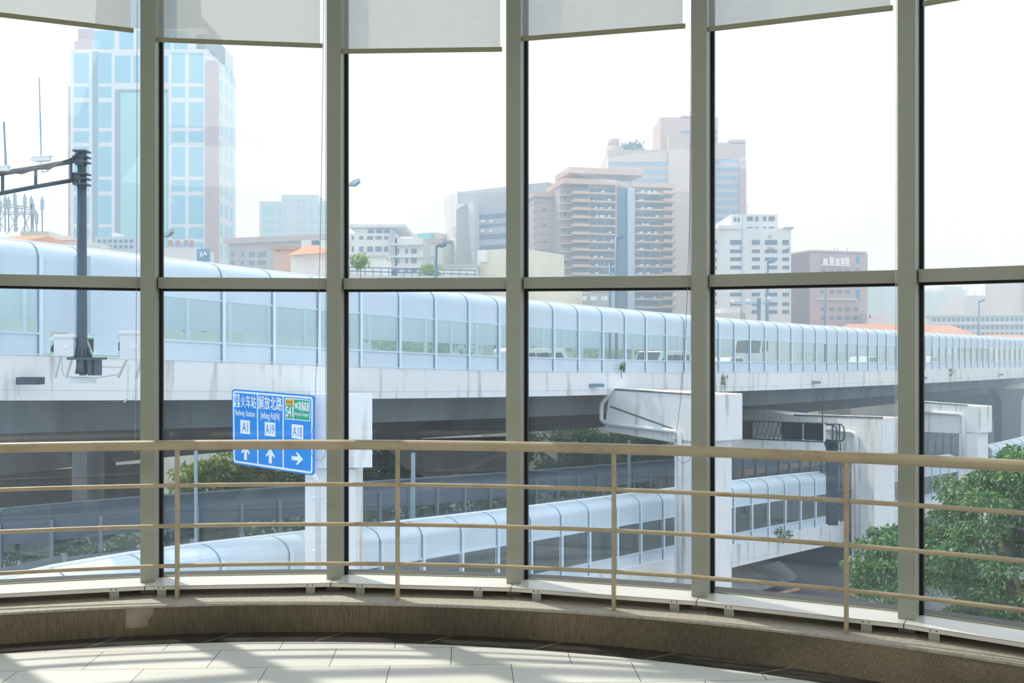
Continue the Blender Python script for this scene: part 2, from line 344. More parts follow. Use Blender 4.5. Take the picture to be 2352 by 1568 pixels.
def lerp(a, b, s): return a + (b - a) * s
brk_px = {0: [262], 1: [371, 713], 2: [827, 1098], 3: [1232, 1549], 4: [1674, 1990], 5: [2145], -1: [], 6: []}
wk = 0
for i in range(I0, I1):
    wk += 1
    a = P3(pos[i], 0) + tan[i] * MW; b = P3(pos[i + 1], 0); ch = (b - a).normalized(); cn = Vector((-ch.y, ch.x, 0))
    L = (b - a).length
    w = struct('window_%d' % wk, (a + b) / 2 + Z * ZS)
    # transom, slightly behind the mullion face
    za, zb = TZ[i], TZ[i + 1]
    q = [a + cn * 0.055 + Z * (za - 0.066), b + cn * 0.055 + Z * (zb - 0.066), b + cn * 0.055 + Z * zb, a + cn * 0.055 + Z * za]
    MB().prism(q, cn * 0.10).out('transom', M['mullion'], w, bevel=0.002)
    q = [a + cn * 0.09 + Z * (za - 0.078), b + cn * 0.09 + Z * (zb - 0.078), b + cn * 0.09 + Z * (zb - 0.066), a + cn * 0.09 + Z * (za - 0.066)]
    MB().prism(q, cn * 0.065).out('gasket', M['gasket'], w)
    # panes
    q = [a + cn * 0.150 + Z * (ZS - 0.03), b + cn * 0.150 + Z * (ZS - 0.03), b + cn * 0.150 + Z * (zb - 0.07), a + cn * 0.150 + Z * (za - 0.07)]
    MB().prism(q, cn * 0.010).out('lower_pane', M['pane'], w)
    q = [a + cn * 0.150 + Z * (za - 0.01), b + cn * 0.150 + Z * (zb - 0.01), b + cn * 0.150 + Z * ZT, a + cn * 0.150 + Z * ZT]
    MB().prism(q, cn * 0.010).out('upper_pane', M['pane'], w)
    # sill: from the glass out over the kerb, joints on the mullion centre lines
    ca = P3(pos[i], 0) + tan[i] * MW * 0.5; cb = P3(pos[i + 1], 0) + tan[i + 1] * MW * 0.5
    fa = ca - nrm[i] * 0.087 + ch * 0.003; fb = cb - nrm[i + 1] * 0.087 - ch * 0.003
    ba = ca + nrm[i] * 0.16; bb = cb + nrm[i + 1] * 0.16
    # cut round the mullions: three strips
    m = MB()
    m.prism([p + Z * (ZS - 0.004) for p in (fa, fb, bb, ba)], Z * 0.004)
    m.prism([p + Z * (ZS - 0.023) for p in (fa, fb, fb + nrm[i + 1] * 0.004, fa + nrm[i] * 0.004)], Z * 0.0225)
    m.out('window_sill', M['sill'], w)
    sm = MB(); sm.obox(a + cn * 0.140 + Z * (ZS), ch * L, cn * 0.01, Z * 0.006); sm.out('sealant_line', M['bar'], w)
    # brackets under the sill
    fd = fb - fa
    for px in brk_px[i]:
        k = (px - 1176) / F; s = (k * fa.y - fa.x) / (fd.x - k * fd.y)
        o = fa + fd * s; fdn = fd.normalized(); on = Vector((-fdn.y, fdn.x, 0))
        m = MB(); m.obox(o - fdn * 0.026 + on * 0.002 + Z * (ZC + 0.002), fdn * 0.052, on * 0.006, Z * (ZS - 0.012 - ZC)); m.obox(o - fdn * 0.028 - on * 0.016 + Z * ZC, fdn * 0.056, on * 0.05, Z * 0.004)
        br = m.out('sill_bracket', M['mullion'], w)
        sc = MB()
        for q in (-0.016, 0.012): sc.ball(o + fdn * q - on * 0.001 + Z * (ZS - 0.012), 0.0035, 8, 4)
        sc.out('screw', M['gasket'], br)

# glazing base, back of the cavity under the sill, blackened to paint its shade
m = MB(); r0 = []; r1 = []
ks = [angs[0] + (-2 + (j / 40) * 9) * st for j in range(-2, 42)]
for a_ in ks:
    p = circ(CM, RM + 0.15, a_); q = circ(CM, RM + 0.30, a_)
    r0.append([P3(p, -0.6), P3(p, ZS - 0.006), P3(q, ZS - 0.006), P3(q, -0.6)])
tag(m.loft(r0, True).out('trim_cavity', M['dark']), kind='structure')

# kerb wall with coping, border strip, floor
CT = (-1.166, -0.497); CR = 6.101; CFt = (-1.159, 0.140); CFr = 5.468; CB = (-1.165, -0.135); CBr = 5.57
def ray_circ(c, r, a):
    # point on circle c,r along direction a from the mullion centre CM
    d = Vector((math.sin(a), math.cos(a))); o = CM - Vector(c); B = o.dot(d); C = o.dot(o) - r * r
    return CM + d * (-B + math.sqrt(B * B - C))
aa = [angs[0] + (-2.2 + j * 9.4 / 110) * st for j in range(111)]
rows = []; rowt = []; rowb = []
for a_ in aa:
    f_ = ray_circ(CFt, CFr, a_); t_ = ray_circ(CT, CR, a_); k_ = circ(CM, RM + 0.15, a_)
    rows.append([P3(f_, 0), P3(t_, ZC - 0.012), P3(k_, ZC - 0.012), P3(k_, 0)])
    jit = 0.0015 * math.sin(a_ * 900)
    t2 = ray_circ(CT, CR - 0.004 + jit, a_)
    rowt.append([P3(t2, ZC - 0.013), P3(t2, ZC), P3(k_, ZC), P3(k_, ZC - 0.013)])
    b_ = ray_circ(CB, CBr, a_); rowb.append([P3(b_, 0.0), P3(b_, 0.004), P3(f_, 0.004), P3(f_, 0.0)])
kw = struct('wall_front', (-1.2, 5.6, 0))
MB().loft(rows, True).out('kerb_face', M['curb'], kw); MB().loft(rowt, True).out('coping', M['curbtop'], kw)
# reflected light painted as a pale patch on the kerb face
def curbpt(x, f):
    k = (x - 1176) / F
    for q in range(400):
        a_ = angs[0] - st + q * 0.005
        p = Vector(ray_circ(CFt, CFr, a_)).lerp(ray_circ(CT, CR, a_), f)
        if p.x / p.y >= k: return P3(p, f * (ZC - 0.012)), a_
pp = []
for (x, f) in ((281, .98), (283, .72), (279, .5), (284, .36), (300, .30), (322, .31), (336, .35), (340, .55), (344, .78), (346, .98)):
    p, a_ = curbpt(x, f); pp.append(p - Vector((math.sin(a_), math.cos(a_), 0)) * 0.002)
cx = sum(pp, Vector()) / len(pp)
MB().prism(pp, Vector((0, 0.004, 0))).out('reflection_patch', M['patch'], kw)
tb = struct('trim_border', (-1.2, 5.4, 0))
MB().loft(rowb, True).out('border_tiles', M['border'], tb)
m = MB()
for px, y0 in ((268, 1475), (532, 1468), (786, 1467), (1035, 1473), (1286, 1483), (1541, 1512), (1812, 1545)):
    p, a_ = curbpt(px, 0); q = ray_circ(CB, CBr, a_ - 0.022)
    dv = P3(q, 0) - P3(p, 0); s = dv.cross(Z).normalized() * 0.0012
    m.prism([P3(p, .004) - s, P3(p, .004) + s, P3(q, .004) + s, P3(q, .004) - s], Z * 0.0008)
m.out('tile_joint', M['curbtop'], tb)
arc_ = [P3(circ(CM, RM + 0.1, a_), 0) for a_ in np.linspace(angs[0] - 2.1 * st, angs[-1] + 2.1 * st, 40)]
plan = [Vector((arc_[0].x, -7, 0))] + arc_ + [Vector((arc_[-1].x, -7, 0))]
fl = MB(); fl.prism([p - Z * 0.12 for p in plan], Z * 0.12); tag(fl.out('floor', M['floor']), kind='structure')
# ceiling, rear and side walls behind the camera
tag(MB().prism([p + Z * 4.3 for p in plan], Z * 0.2).out('ceiling', M['wallpaint']), kind='structure')
tag(MB().obox((-8, -7.2, 0), (17, 0, 0), (0, 0.2, 0), (0, 0, 4.3)).out('wall_back', M['wallpaint']), kind='structure')
el = circ(CM, RM + 0.1, angs[0] - 2 * st); er = circ(CM, RM + 0.1, angs[-1] + 2 * st)
tag(MB().obox((el.x - 0.35, -7, -0.1), (0.2, 0, 0), (0, 7 + el.y, 0), (0, 0, 4.4)).out('wall_left', M['wallpaint']), kind='structure')
tag(MB().obox((er.x + 0.15, -7, -0.1), (0.2, 0, 0), (0, 7 + er.y, 0), (0, 0, 4.4)).out('wall_right', M['wallpaint']), kind='structure')

# ------------------------------------------------------------------ railing
RC = Vector((-1.380, -1.171)); RR = 6.889
posts = []
for x, yb, yt in ((407, 1374, 1034), (913, 1376, 1033), (1410, 1401, 1041), (1944, 1454, 1061)):
    d = 1.43 * F / (yb - HY); p = Vector((XP(x, d), d)); posts.append((math.atan2(p.x - RC.x, p.y - RC.y), ZY(yt, d), d))
pa = [p[0] for p in posts]; stp = (pa[-1] - pa[0]) / 3
bar_y = {0: (1024, 1116.5, 1209.5, 1300.5), 1: (1021.5, 1113.5, 1205.5, 1297), 2: (1029, 1123, 1216, 1310), 3: (1049, 1148.5, 1250.5, 1354.5)}
ex = [(-0.8, (1027, 1123, 1219, 1318)), (4.0 - 0.235, (1071, 1177, 1286, 1400))]
def railpt(a, z): return P3(circ(RC, RR, a), z)
# heights of each bar at the known posts and at both picture edges
def a_at(x):
    k = (x - 1176) / F
    lo, hi = -1.2, 1.4
    for _ in range(60):
        mid = (lo + hi) / 2; p = circ(RC, RR, mid)
        if p.x / p.y < k: lo = mid
        else: hi = mid
    return (lo + hi) / 2
kn = []
for x, ys in ((0, (1027, 1123, 1219.5, 1315)), (407, bar_y[0]), (913, bar_y[1]), (1410, bar_y[2]), (1944, bar_y[3]), (2352, (1071, 1180, 1290, 1403))):
    a_ = a_at(x); p = circ(RC, RR, a_); kn.append((a_, [ZY(y, p.y) for y in ys]))
ka = np.array([k[0] for k in kn]); kz = np.array([k[1] for k in kn])
pol = [np.polyfit(ka, kz[:, j], 2) for j in range(4)]
ra, rb = pa[0] - 1.45 * stp, pa[-1] + 1.9 * stp
rail = thing('railing', 'tan painted steel guard railing curving along the granite kerb in front of the windows', 'railing', (posts[1][0], 5.6, ZC))
rs = [0.0290, 0.0105, 0.0105, 0.0105]
for j, nm in enumerate(('handrail', 'lower_rail', 'lower_rail', 'lower_rail')):
    pts = []
    for q in range(91):
        a_ = ra + (rb - ra) * q / 90; ac = min(max(a_, ka[0] - 0.1), ka[-1] + 0.1)
        pts.append(railpt(a_, float(np.polyval(pol[j], ac))))
    MB().tube(pts, rs[j] * (1.0 if j == 0 else 1.15), 20 if j == 0 else 12).out(nm, M['rail'], rail, smooth=True)
for k in range(-1, 6):
    a_ = pa[0] + stp * k if not 0 <= k <= 3 else pa[k]
    if a_ > rb: continue
    n = Vector((math.sin(a_), math.cos(a_), 0)); t = Vector((n.y, -n.x, 0)); p = railpt(a_, ZC - 0.004)
    zt = float(np.polyval(pol[0], a_)) - 0.02
    MB().cbox(p + Z * (zt - ZC) / 2, t * 0.020, n * 0.036, Z * (zt - ZC + 0.008)).out('post', M['rail'], rail, bevel=0.002)

# ------------------------------------------------------------------ roller blinds and bead chains
blinds = [  # bay, x0, yt0, x1, yt1, fabric x0, x1
    (0, -70, 20, 307, 65, -70, 300, 'leftmost roller blind, grey fabric lowered with the tower faintly visible through its right end'),
    (1, 356, 86, 741, 100, 359, 735, 'second roller blind from the left, tower silhouette on its left half'),
    (2, 780, 113, 1153, 108, 785, 1149, 'middle roller blind hanging lowest, plain grey fabric'),
    (3, 1198, 84, 1574, 54, 1203, 1568, 'fourth roller blind from the left, above the pink tower'),
    (4, 1625, 62, 2051, 12, 1631, 2045, 'fifth roller blind from the left, pale grey with steeply sloping hem'),
    (5, 2120, 3, 2530, -70, 2126, 2520, 'rightmost roller blind, only the corner of its hem showing')]
def onplane(i, x):
    """point on the blind plane of bay i seen at column x"""
    a = P3(pos[i], 0) + tan[i] * MW; b = P3(pos[i + 1], 0); ch = (b - a).normalized(); cn = Vector((-ch.y, ch.x, 0))
    a = a + cn * 0.035; fd = ch; k = (x - 1176) / F; s = (k * a.y - a.x) / (fd.x - k * fd.y); p = a + fd * s
    return p, ch, cn
def chain(nm, i, px, parent, mt, off=0.0, step=0.0125, r=0.0033):
    pts = []
    for x, y in px:
        p, ch, cn = onplane(i, x); p = p + cn * off
        pts.append(Vector((p.x, p.y, ZY(y, p.y))))
    m = MB(); m.tube(pts, 0.0008, 4)
    carry = 0.0
    for q in range(len(pts) - 1):
        v = pts[q + 1] - pts[q]; L = v.length; s = carry
        while s < L:
            m.ball(pts[q] + v * (s / L), r, 5, 4); s += step
        carry = s - L
    return m.out(nm, mt, parent, smooth=True)
def arc(cx, cy, rx, ry, a0, a1, n=12):
    return [(cx + rx * math.cos(a0 + (a1 - a0) * k / n), cy + ry * math.sin(a0 + (a1 - a0) * k / n)) for k in range(n + 1)]
blind_obj = {}
for (i, x0, y0, x1, y1, f0, f1, lab) in blinds:
    p0, ch, cn = onplane(i, x0); p1, _, _ = onplane(i, x1)
    z0 = ZY(y0, p0.y); z1 = ZY(y1, p1.y); zm = min(z0, z1)
    b = thing('roller_blind', lab, 'blind', P3((p0 + p1) / 2, (z0 + z1) / 2), 'roller blinds')
    g0, _, _ = onplane(i, f0); g1, _, _ = onplane(i, f1)
    s0 = (g0 - p0).length / (p1 - p0).length; s1 = (g1 - p0).length / (p1 - p0).length
    MB().loft([[P3(g0, lerp(z0, z1, s0) - 0.01), P3(g1, lerp(z0, z1, s1) - 0.01)], [P3(g0, 4.22), P3(g1, 4.22)]]).out('blind_fabric', M['blind'], b)
    e = (P3(p1, z1) - P3(p0, z0)); up = Vector((0, 0, -1))
    MB().obox(P3(p0, z0) - cn * 0.008, e, cn * 0.016, up * 0.0265).out('hem_bar', M['bar'], b, bevel=0.004)
    MB().tube([P3(p0, 4.23), P3(p1, 4.23)], 0.03, 14).out('roller_tube', M['beadw'], b, smooth=True)
    blind_obj[i] = b
chain('bead_chain', 0, [(317, -260), (315, 0), (314, 500), (312, 900), (310, 1020)] + arc(314, 1032, 5, 8, math.pi, 0)[1:] , blind_obj[0], M['bead'])
chain('bead_chain', 1, [(744, -260), (744, 0), (738, 420), (735, 570), (730, 750), (722, 960), (714, 1010)] + [(713, 1030), (717, 1046), (726, 1056), (737, 1058), (746, 1048), (749, 1030), (748, 900), (748, 300), (748, -260)], blind_obj[1], M['bead'])
chain('bead_chain', 2, [(1163, -260), (1163, 0), (1163, 500), (1162, 1000), (1162, 1036)], blind_obj[2], M['bead'])
chain('bead_chain', 2, [(1166, -260), (1166, 0), (1166, 500), (1165, 1000), (1165, 1034)], blind_obj[2], M['beadw'])
chain('bead_chain', 3, [(1589, -260), (1588, 0), (1586, 300), (1583, 540), (1579, 660), (1573, 800), (1563, 920), (1553, 1000), (1552, 1040), (1558, 1056), (1570, 1063), (1582, 1058), (1588, 1040), (1588, 900), (1587, 700), (1585, 540), (1588, 300), (1590, 0), (1590, -260)], blind_obj[3], M['bead'])
chain('bead_chain', 4, [(2061, -260), (2060, 0), (2059, 500), (2057, 900), (2056, 1140), (2058, 1146), (2059.5, 1140), (2061, 900), (2062, 500), (2063, 0), (2063, -260)], blind_obj[4], M['beadw'], off=-0.03, r=0.0028)

# ------------------------------------------------------------------ outdoors: smooth tables along each road
def smooth(xs, ys, deg=3):
    xs = np.array(xs, float); m_ = xs.mean(); s_ = xs.std(); c = np.polyfit((xs - m_) / s_, ys, deg)
    return lambda x: float(np.polyval(c, (x - m_) / s_))
def inset_dir(pts, i):
    a = pts[max(i - 1, 0)]; b = pts[min(i + 1, len(pts) - 1)]; t = Vector((b.x - a.x, b.y - a.y, 0)).normalized()
    return Vector((-t.y, t.x, 0)), t

bm_root = None
def barrier(name, label, xs, ft, fb, fd, mats, kinds=None, parent_deck=None, wlo=0.20, whi=0.62, inset=0.75, group=None, straight=0.86, panes=True):
    base = []; Hs = []
    for x in xs:
        d = fd(x); b = W(x, fb(x), d); base.append(b); Hs.append(ZY(ft(x), d + inset * 0.7) - b.z)
    root = thing(name, label, 'noise barrier', base[len(base) // 2], group)
    N = len(xs); ns = [inset_dir(base, i)[0] for i in range(N)]
    def prof(i, f, off=0.0):
        h = Hs[i]; n = ns[i]
        if f <= straight: o = 0.0
        else:
            s = (f - straight) / (1 - straight); th = s * math.pi / 2
            o = inset * (1 - math.cos(th)); f = straight + (1 - straight) * math.sin(th)
        return base[i] + Z * (h * f) + n * (o - off)
    curv = [straight + (1 - straight) * k / 7 for k in range(8)]
    for i in range(N - 1):
        kd = (kinds or {}).get(i, 'w')
        m = MB()
        j = i + 1
        e = (base[j] - base[i]); w = e.length; fr = 0.10 / w
        def between(f, s, off=0.0): return prof(i, f, off).lerp(prof(j, f, off), s)
        def slab(f0, f1, s0=0.0, s1=1.0, th=0.06, off=0.0):
            a0 = between(f0, s0, off); a1 = between(f0, s1, off); a2 = between(f1, s1, off); a3 = between(f1, s0, off)
            m.prism([a0, a1, a2, a3], ns[i] * th)
        if kd == 'w':
            slab(0.0, wlo); slab(whi, straight)
            slab(wlo, whi, 0, fr); slab(wlo, whi, 1 - fr, 1)
            slab(wlo - 0.012, wlo + 0.008, 0, 1, 0.12, 0.05); slab(whi - 0.008, whi + 0.012, 0, 1, 0.10, 0.04)
        else:
            slab(wlo + 0.02, straight)
            for s0, s1 in kd: slab(0.03, wlo + 0.02, s0, s1)
        o_ = [[between(f, 0), between(f, 1)] for f in curv]; i_ = [[between(f, 0) + ns[i] * 0.05 - Z * 0.03, between(f, 1) + ns[i] * 0.05 - Z * 0.03] for f in curv]
        m.loft(o_); m.loft(i_)
        pn = m.out('panel', mats[0], root)
        if kd == 'w' and panes:
            g = MB(); g.prism([between(wlo, fr, -0.03), between(wlo, 1 - fr, -0.03), between(whi, 1 - fr, -0.03), between(whi, fr, -0.03)], ns[i] * 0.01)
            g.out('glass_pane', M['bglass'], pn)
    for i in range(N):
        t = inset_dir(base, i)[1]; n = ns[i]; h = Hs[i]
        q = MB().obox(base[i] - t * 0.055 - n * 0.10, t * 0.11, n * 0.16, Z * h * (straight + 0.02)).out('rib', mats[1], root)
        MB().tube([p - t * 0.075 for p in [prof(i, 0.0, 0.03)] + [prof(i, f, 0.02) for f in curv]], 0.022, 5).out('joint_shade_strip', M['seam_shade'], root)  # curved joint seam; its straight lower run paints the rib's shade line
    MB().tube([prof(i, 1.0, 0.03) + Z * 0.02 for i in range(N)], 0.055, 6).out('capping', mats[2], root)
    global bm_root
    bm_root = bm_root or root
    return base, Hs, ns

def road(name, label, cat, xs, fb, fd, par_h, width, ns=None, girder=None, mats=None, deckdrop=0.8, group=None, joints=()):
    """parapet edge beam, deck slab and box girder swept along the stations"""
    base = [W(x, fb(x), fd(x)) for x in xs]; N = len(xs)
    root = thing(name, label, cat, base[N // 2], group)
    nn = [inset_dir(base, i)[0] for i in range(N)]
    rows = []
    for i in range(N):
        b = base[i] - nn[i] * 0.12; n = nn[i]; ph = par_h(xs[i]) if callable(par_h) else par_h
        rows.append([b, b - Z * ph * 0.76, b + n * 0.02 - Z * ph * 0.77, b + n * 0.02 - Z * ph, b + n * 0.55 - Z * ph, b + n * 0.5])
    MB().loft(rows, True).out('parapet', mats[0], root)
    rows = []
    for i in range(N):
        ph = par_h(xs[i]) if callable(par_h) else par_h
        b = base[i] + nn[i] * 0.5; n = nn[i]
        rows.append([b - Z * deckdrop, b - Z * ph, b + n * width - Z * ph, b + n * width - Z * deckdrop])
    MB().loft(rows, True).out('deck', mats[1], root)
    rows = []
    for i in range(N):
        b = base[i] + nn[i] * (width + 0.5); n = nn[i]
        rows.append([b, b - Z * 1.3, b + n * 0.3 - Z * 1.3, b + n * 0.3])
    MB().loft(rows, True).out('rear_parapet', mats[1], root)
    if girder:
        off, fg, gw = girder; rows = []
        for i in range(N):
            n = nn[i]; a = base[i] + n * off; ph = par_h(xs[i]) if callable(par_h) else par_h
            zg = min(ZY(fg(xs[i]), a.y), a.z - ph - 0.2); c = a + n * gw
            rows.append([Vector((a.x, a.y, a.z - ph + 0.02)), Vector((a.x, a.y, zg)) + n * 0.3, Vector((c.x, c.y, zg)) - n * 0.3, Vector((c.x, c.y, a.z - ph + 0.02))])
        MB().loft(rows, True).out('box_girder', mats[2], root)
    return root, base, nn

# ---- main elevated highway
mx_ = [-300, 0, 300, 500, 750, 1000, 1176, 1400, 1620, 1900, 2060, 2352]
md_ = [27.6, 30.6, 34.7, 36.6, 40.2, 45.5, 49.6, 55.6, 63.0, 80.0, 93.6, 121.0]
inv = smooth(mx_, [1 / v for v in md_], 3); fdm = lambda x: 1 / inv(x)
ftm = smooth([-100, 0, 160, 360, 500, 740, 1000, 1176, 1400, 1600, 1760, 1900, 2060, 2200, 2352], [536, 548, 564, 589, 606, 636, 666, 685, 706, 723, 737, 749, 761, 769, 775], 4)
fbm = smooth([-100, 0, 300, 500, 750, 850, 1160, 1400, 1620, 1860, 2050, 2200, 2352], [812, 817, 824, 832, 842, 845.5, 853, 855, 855, 854.5, 850.5, 847, 843], 4)
fcm = smooth([-100, 0, 320, 500, 870, 1080, 1250, 1630, 1860, 2060, 2200, 2352], [920, 918.5, 918, 918, 917, 913, 908, 899, 892, 884, 876, 866], 4)
par = lambda x: (fcm(x) - fbm(x)) * fdm(x) / F
rx = [-190, -110, -8, 92, 190, 352, 512, 627.5, 731, 828, 917.5, 999, 1076, 1145, 1210, 1271, 1328, 1383.6, 1435, 1483, 1529, 1572, 1612, 1650.5, 1686, 1721.5, 1756, 1787, 1817, 1845, 1873, 1899, 1923.5, 1947, 1970, 1994, 2015.6, 2036, 2058, 2080, 2102, 2124, 2141, 2158, 2174, 2189, 2203.6, 2217, 2231, 2245, 2258, 2271, 2284, 2296, 2308, 2320, 2332, 2343, 2354, 2365, 2376]
kinds = {3: [(0, 0.24), (0.64, 1.0)], 4: [(0.16, 0.49)]}
bm_, Hm, nm_ = barrier('noise_barrier', 'tall pale blue noise barrier with window panels along the near edge of the highway', rx, ftm, fbm, fdm, (M['panel'], M['rib'], M['trimw']), kinds=kinds)
fgm = smooth([-100, 0, 320, 860, 1160, 1300, 1650, 1850, 2060, 2352], [1006, 1000, 984, 976, 965, 960, 941, 926, 909, 888], 3)
DW = 9.0
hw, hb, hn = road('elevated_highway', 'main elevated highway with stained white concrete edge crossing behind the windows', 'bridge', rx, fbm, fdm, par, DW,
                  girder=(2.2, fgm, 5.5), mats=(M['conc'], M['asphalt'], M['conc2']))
# rear barrier
def offset_barrier(name, label, base, ns, Hs, width, xs_idx, mats):
    root = thing(name, label, 'noise barrier', base[len(base) // 2] + ns[len(base) // 2] * width)
    for a, b in zip(xs_idx[:-1], xs_idx[1:]):
        p = base[a] + ns[a] * width; q = base[b] + ns[b] * width; h = (Hs[a] + Hs[b]) / 2 * 0.94
        n = ns[a]
        MB().prism([p, q, q + Z * h * 0.12, p + Z * h * 0.12], n * 0.08).out('lower_panel', mats[0], root)
        MB().prism([p + Z * h * 0.46, q + Z * h * 0.46, q + Z * h * 0.95, p + Z * h * 0.95], n * 0.06).out('upper_panel', mats[0], root)
        MB().prism([p + Z * h * 0.12, q + Z * h * 0.12, q + Z * h * 0.46, p + Z * h * 0.46], n * 0.01).out('glass_pane', M['bglass'], root)
    for a in xs_idx:
        p = base[a] + ns[a] * width; t = Vector((ns[a].y, -ns[a].x, 0))
        MB().obox(p - t * 0.07 - ns[a] * 0.1, t * 0.14, ns[a] * 0.14, Z * Hs[a] * 0.94).out('rib', mats[1], root)
offset_barrier('noise_barrier', 'rear noise barrier on the far highway side, seen through the panes of the front one', bm_, nm_, Hm, DW + 0.6, list(range(0, 61, 1)), (M['panel'], M['rib']))

M['rib_s'] = mat('blue_grey_post', (0.42, 0.55, 0.65), 0.5)
for xa, xb, yb_ in ((170, 180, 772), (194, 204, 764)):
    MB().obox(W(xa, yb_, 31.6), (XP(xb, 31.6) - XP(xa, 31.6), 0, 0), (0, 0.12, 0), Z * (ZY(588, 31.6) - ZY(yb_, 31.6))).out('rib', M['rib_s'], bm_root)
# cable bundle lying along the foot of the barrier
m = MB(); random.seed(4)
m.tube([bm_[i] - nm_[i] * 0.17 + Z * (0.03 + 0.05 * random.random()) for i in range(1, 40)], 0.022, 5)
tag(m.out('cable', M['pvc']), 'thin white cable lying along the foot of the noise barrier on the concrete edge', 'cable')

# ---- lower ramp (white, climbing to the right)
lx_ = [0, 160, 340, 500, 590, 740, 870, 971, 1060, 1165, 1353, 1419, 1635, 1902]
ld_ = [23, 24.8, 26.8, 28.8, 30.1, 33.0, 36.2, 38.8, 41, 43.6, 47.6, 49.8, 57, 67.5]
invL = smooth(lx_, [1 / v for v in ld_], 3); fdl = lambda x: 1 / invL(x)
ftl = smooth([0, 160, 320, 500, 658, 697, 816, 923, 1164, 1205, 1405, 1544, 1633, 1760, 1902], [1338, 1296, 1271, 1249, 1231, 1226, 1211, 1199, 1171, 1166, 1142, 1125, 1115, 1100, 1083], 4)
HL = 3.6
fbl = lambda x: ftl(x) + (HL * F / fdl(x) if x < 1100 else 0)
_bl = smooth([500, 700, 871, 971, 1060, 1165, 1300, 1353, 1419, 1544, 1635, 1760, 1902], [1536, 1482, 1440, 1413, 1388, 1362, 1336, 1322, 1307, 1281, 1260, 1232, 1205], 3)
fbl = lambda x: _bl(x) if x > 500 else _bl(500) + (500 - x) * 0.42
rl = [-120, 10, 168, 345, 510, 667, 775, 875, 971, 1060, 1142.5, 1219, 1289, 1353, 1417, 1471, 1523, 1566, 1607, 1646, 1685, 1726, 1765, 1803, 1838, 1872, 1904]
bl_, Hl, nl_ = barrier('noise_barrier', 'pale blue noise barrier with dark window panels along the lower ramp below the sign', rl, ftl, fbl, fdl, (M['panel'], M['rib'], M['trimw']), wlo=0.17, whi=0.61, inset=0.8)
rl2 = rl + [1922, 1939]
road('lower_ramp', 'lower concrete ramp with stained white edge passing in front of the highway piers', 'ramp', rl2, fbl, fdl, 1.35, 6.5, mats=(M['conc'], M['asphalt'], M['conc2']), girder=(2.0, lambda x: 2000, 3.0) if False else None)
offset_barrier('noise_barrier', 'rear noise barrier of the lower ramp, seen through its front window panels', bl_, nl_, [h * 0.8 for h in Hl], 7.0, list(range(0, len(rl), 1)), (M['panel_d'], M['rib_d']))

# ---- ramp piece to the right of pier C
ft3 = smooth([2000, 2057, 2100, 2180, 2230], [1069, 1063, 1057, 1046, 1040], 2); fb3 = smooth([2000, 2057, 2100, 2180, 2230], [1182, 1168, 1158, 1140, 1130], 2); fd3 = smooth([2000, 2057, 2100, 2180, 2230], [74, 79, 83, 91, 96], 2)
x3 = [1985, 2007, 2028, 2052, 2075, 2097, 2118, 2140, 2160, 2180, 2200]
b3_, H3, n3_ = barrier('noise_barrier', 'short pale noise barrier section between the last pier and the big tree', x3, ft3, fb3, fd3, (M['panel'], M['rib'], M['trimw']), wlo=0.16, whi=0.60)
road('lower_ramp', 'far section of the lower ramp behind the big tree', 'ramp', x3, fb3, fd3, 1.3, 6.5, mats=(M['conc'], M['asphalt'], M['conc2']))
ft4 = smooth([2240, 2275, 2352, 2420], [1031, 1025, 1006, 990], 2); fb4 = lambda x: ft4(x) + 3.6 * F / 104; fd4 = lambda x: 100 + (x - 2275) * 0.06
x4 = [2278, 2296, 2314, 2332, 2350, 2368, 2386]
barrier('noise_barrier', 'white curved noise barrier at the right picture edge above the big tree', x4, ft4, fb4, fd4, (M['panel'], M['rib'], M['trimw']))
x4b = [2240, 2251, 2262]
barrier('noise_barrier', 'short rounded end of white noise barrier right of the far pier', x4b, lambda x: ft4(x) + 4, fb4, lambda x: fd4(x) + 1, (M['panel'], M['rib'], M['trimw']))

# ---- dark ramp behind, in the shade of the highway
x2_ = [0, 364, 697, 816, 1126, 1219, 1546, 1632, 1860, 2106, 2255, 2352]
d2_ = [36.5, 38.5, 43, 46, 53, 56, 70, 77, 92, 115, 134, 150]
inv2 = smooth(x2_, [1 / v for v in d2_], 3); fd2 = lambda x: 1 / inv2(x)
ft2 = smooth(x2_, [1171, 1142, 1119, 1110, 1090, 1082, 1057, 1048, 1028, 995, 972, 957], 3); fb2 = lambda x: ft2(x) + 3.5 * F / fd2(x)
r2 = [-110, 0, 119, 231, 342, 452, 554, 641, 722, 798, 871, 939, 1003, 1066, 1125, 1180, 1230, 1280, 1326, 1371, 1414, 1455, 1492, 1533, 1572, 1609, 1643, 1678, 1707, 1736, 1761, 1789, 1813, 1838, 1862, 1888, 1914, 1940, 1966, 1992, 2018, 2044, 2070, 2096, 2114, 2132, 2150, 2168, 2186, 2204, 2222, 2240, 2256, 2272, 2288, 2304, 2320, 2336, 2352, 2368]
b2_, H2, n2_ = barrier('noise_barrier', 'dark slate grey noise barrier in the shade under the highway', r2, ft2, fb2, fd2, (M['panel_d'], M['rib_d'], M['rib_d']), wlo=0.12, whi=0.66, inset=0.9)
road('rear_ramp', 'shaded concrete ramp carrying the dark slate noise barrier', 'ramp', r2, fb2, fd2, 1.2, 7.0, mats=(M['conc2'], M['asphalt'], M['conc3']))

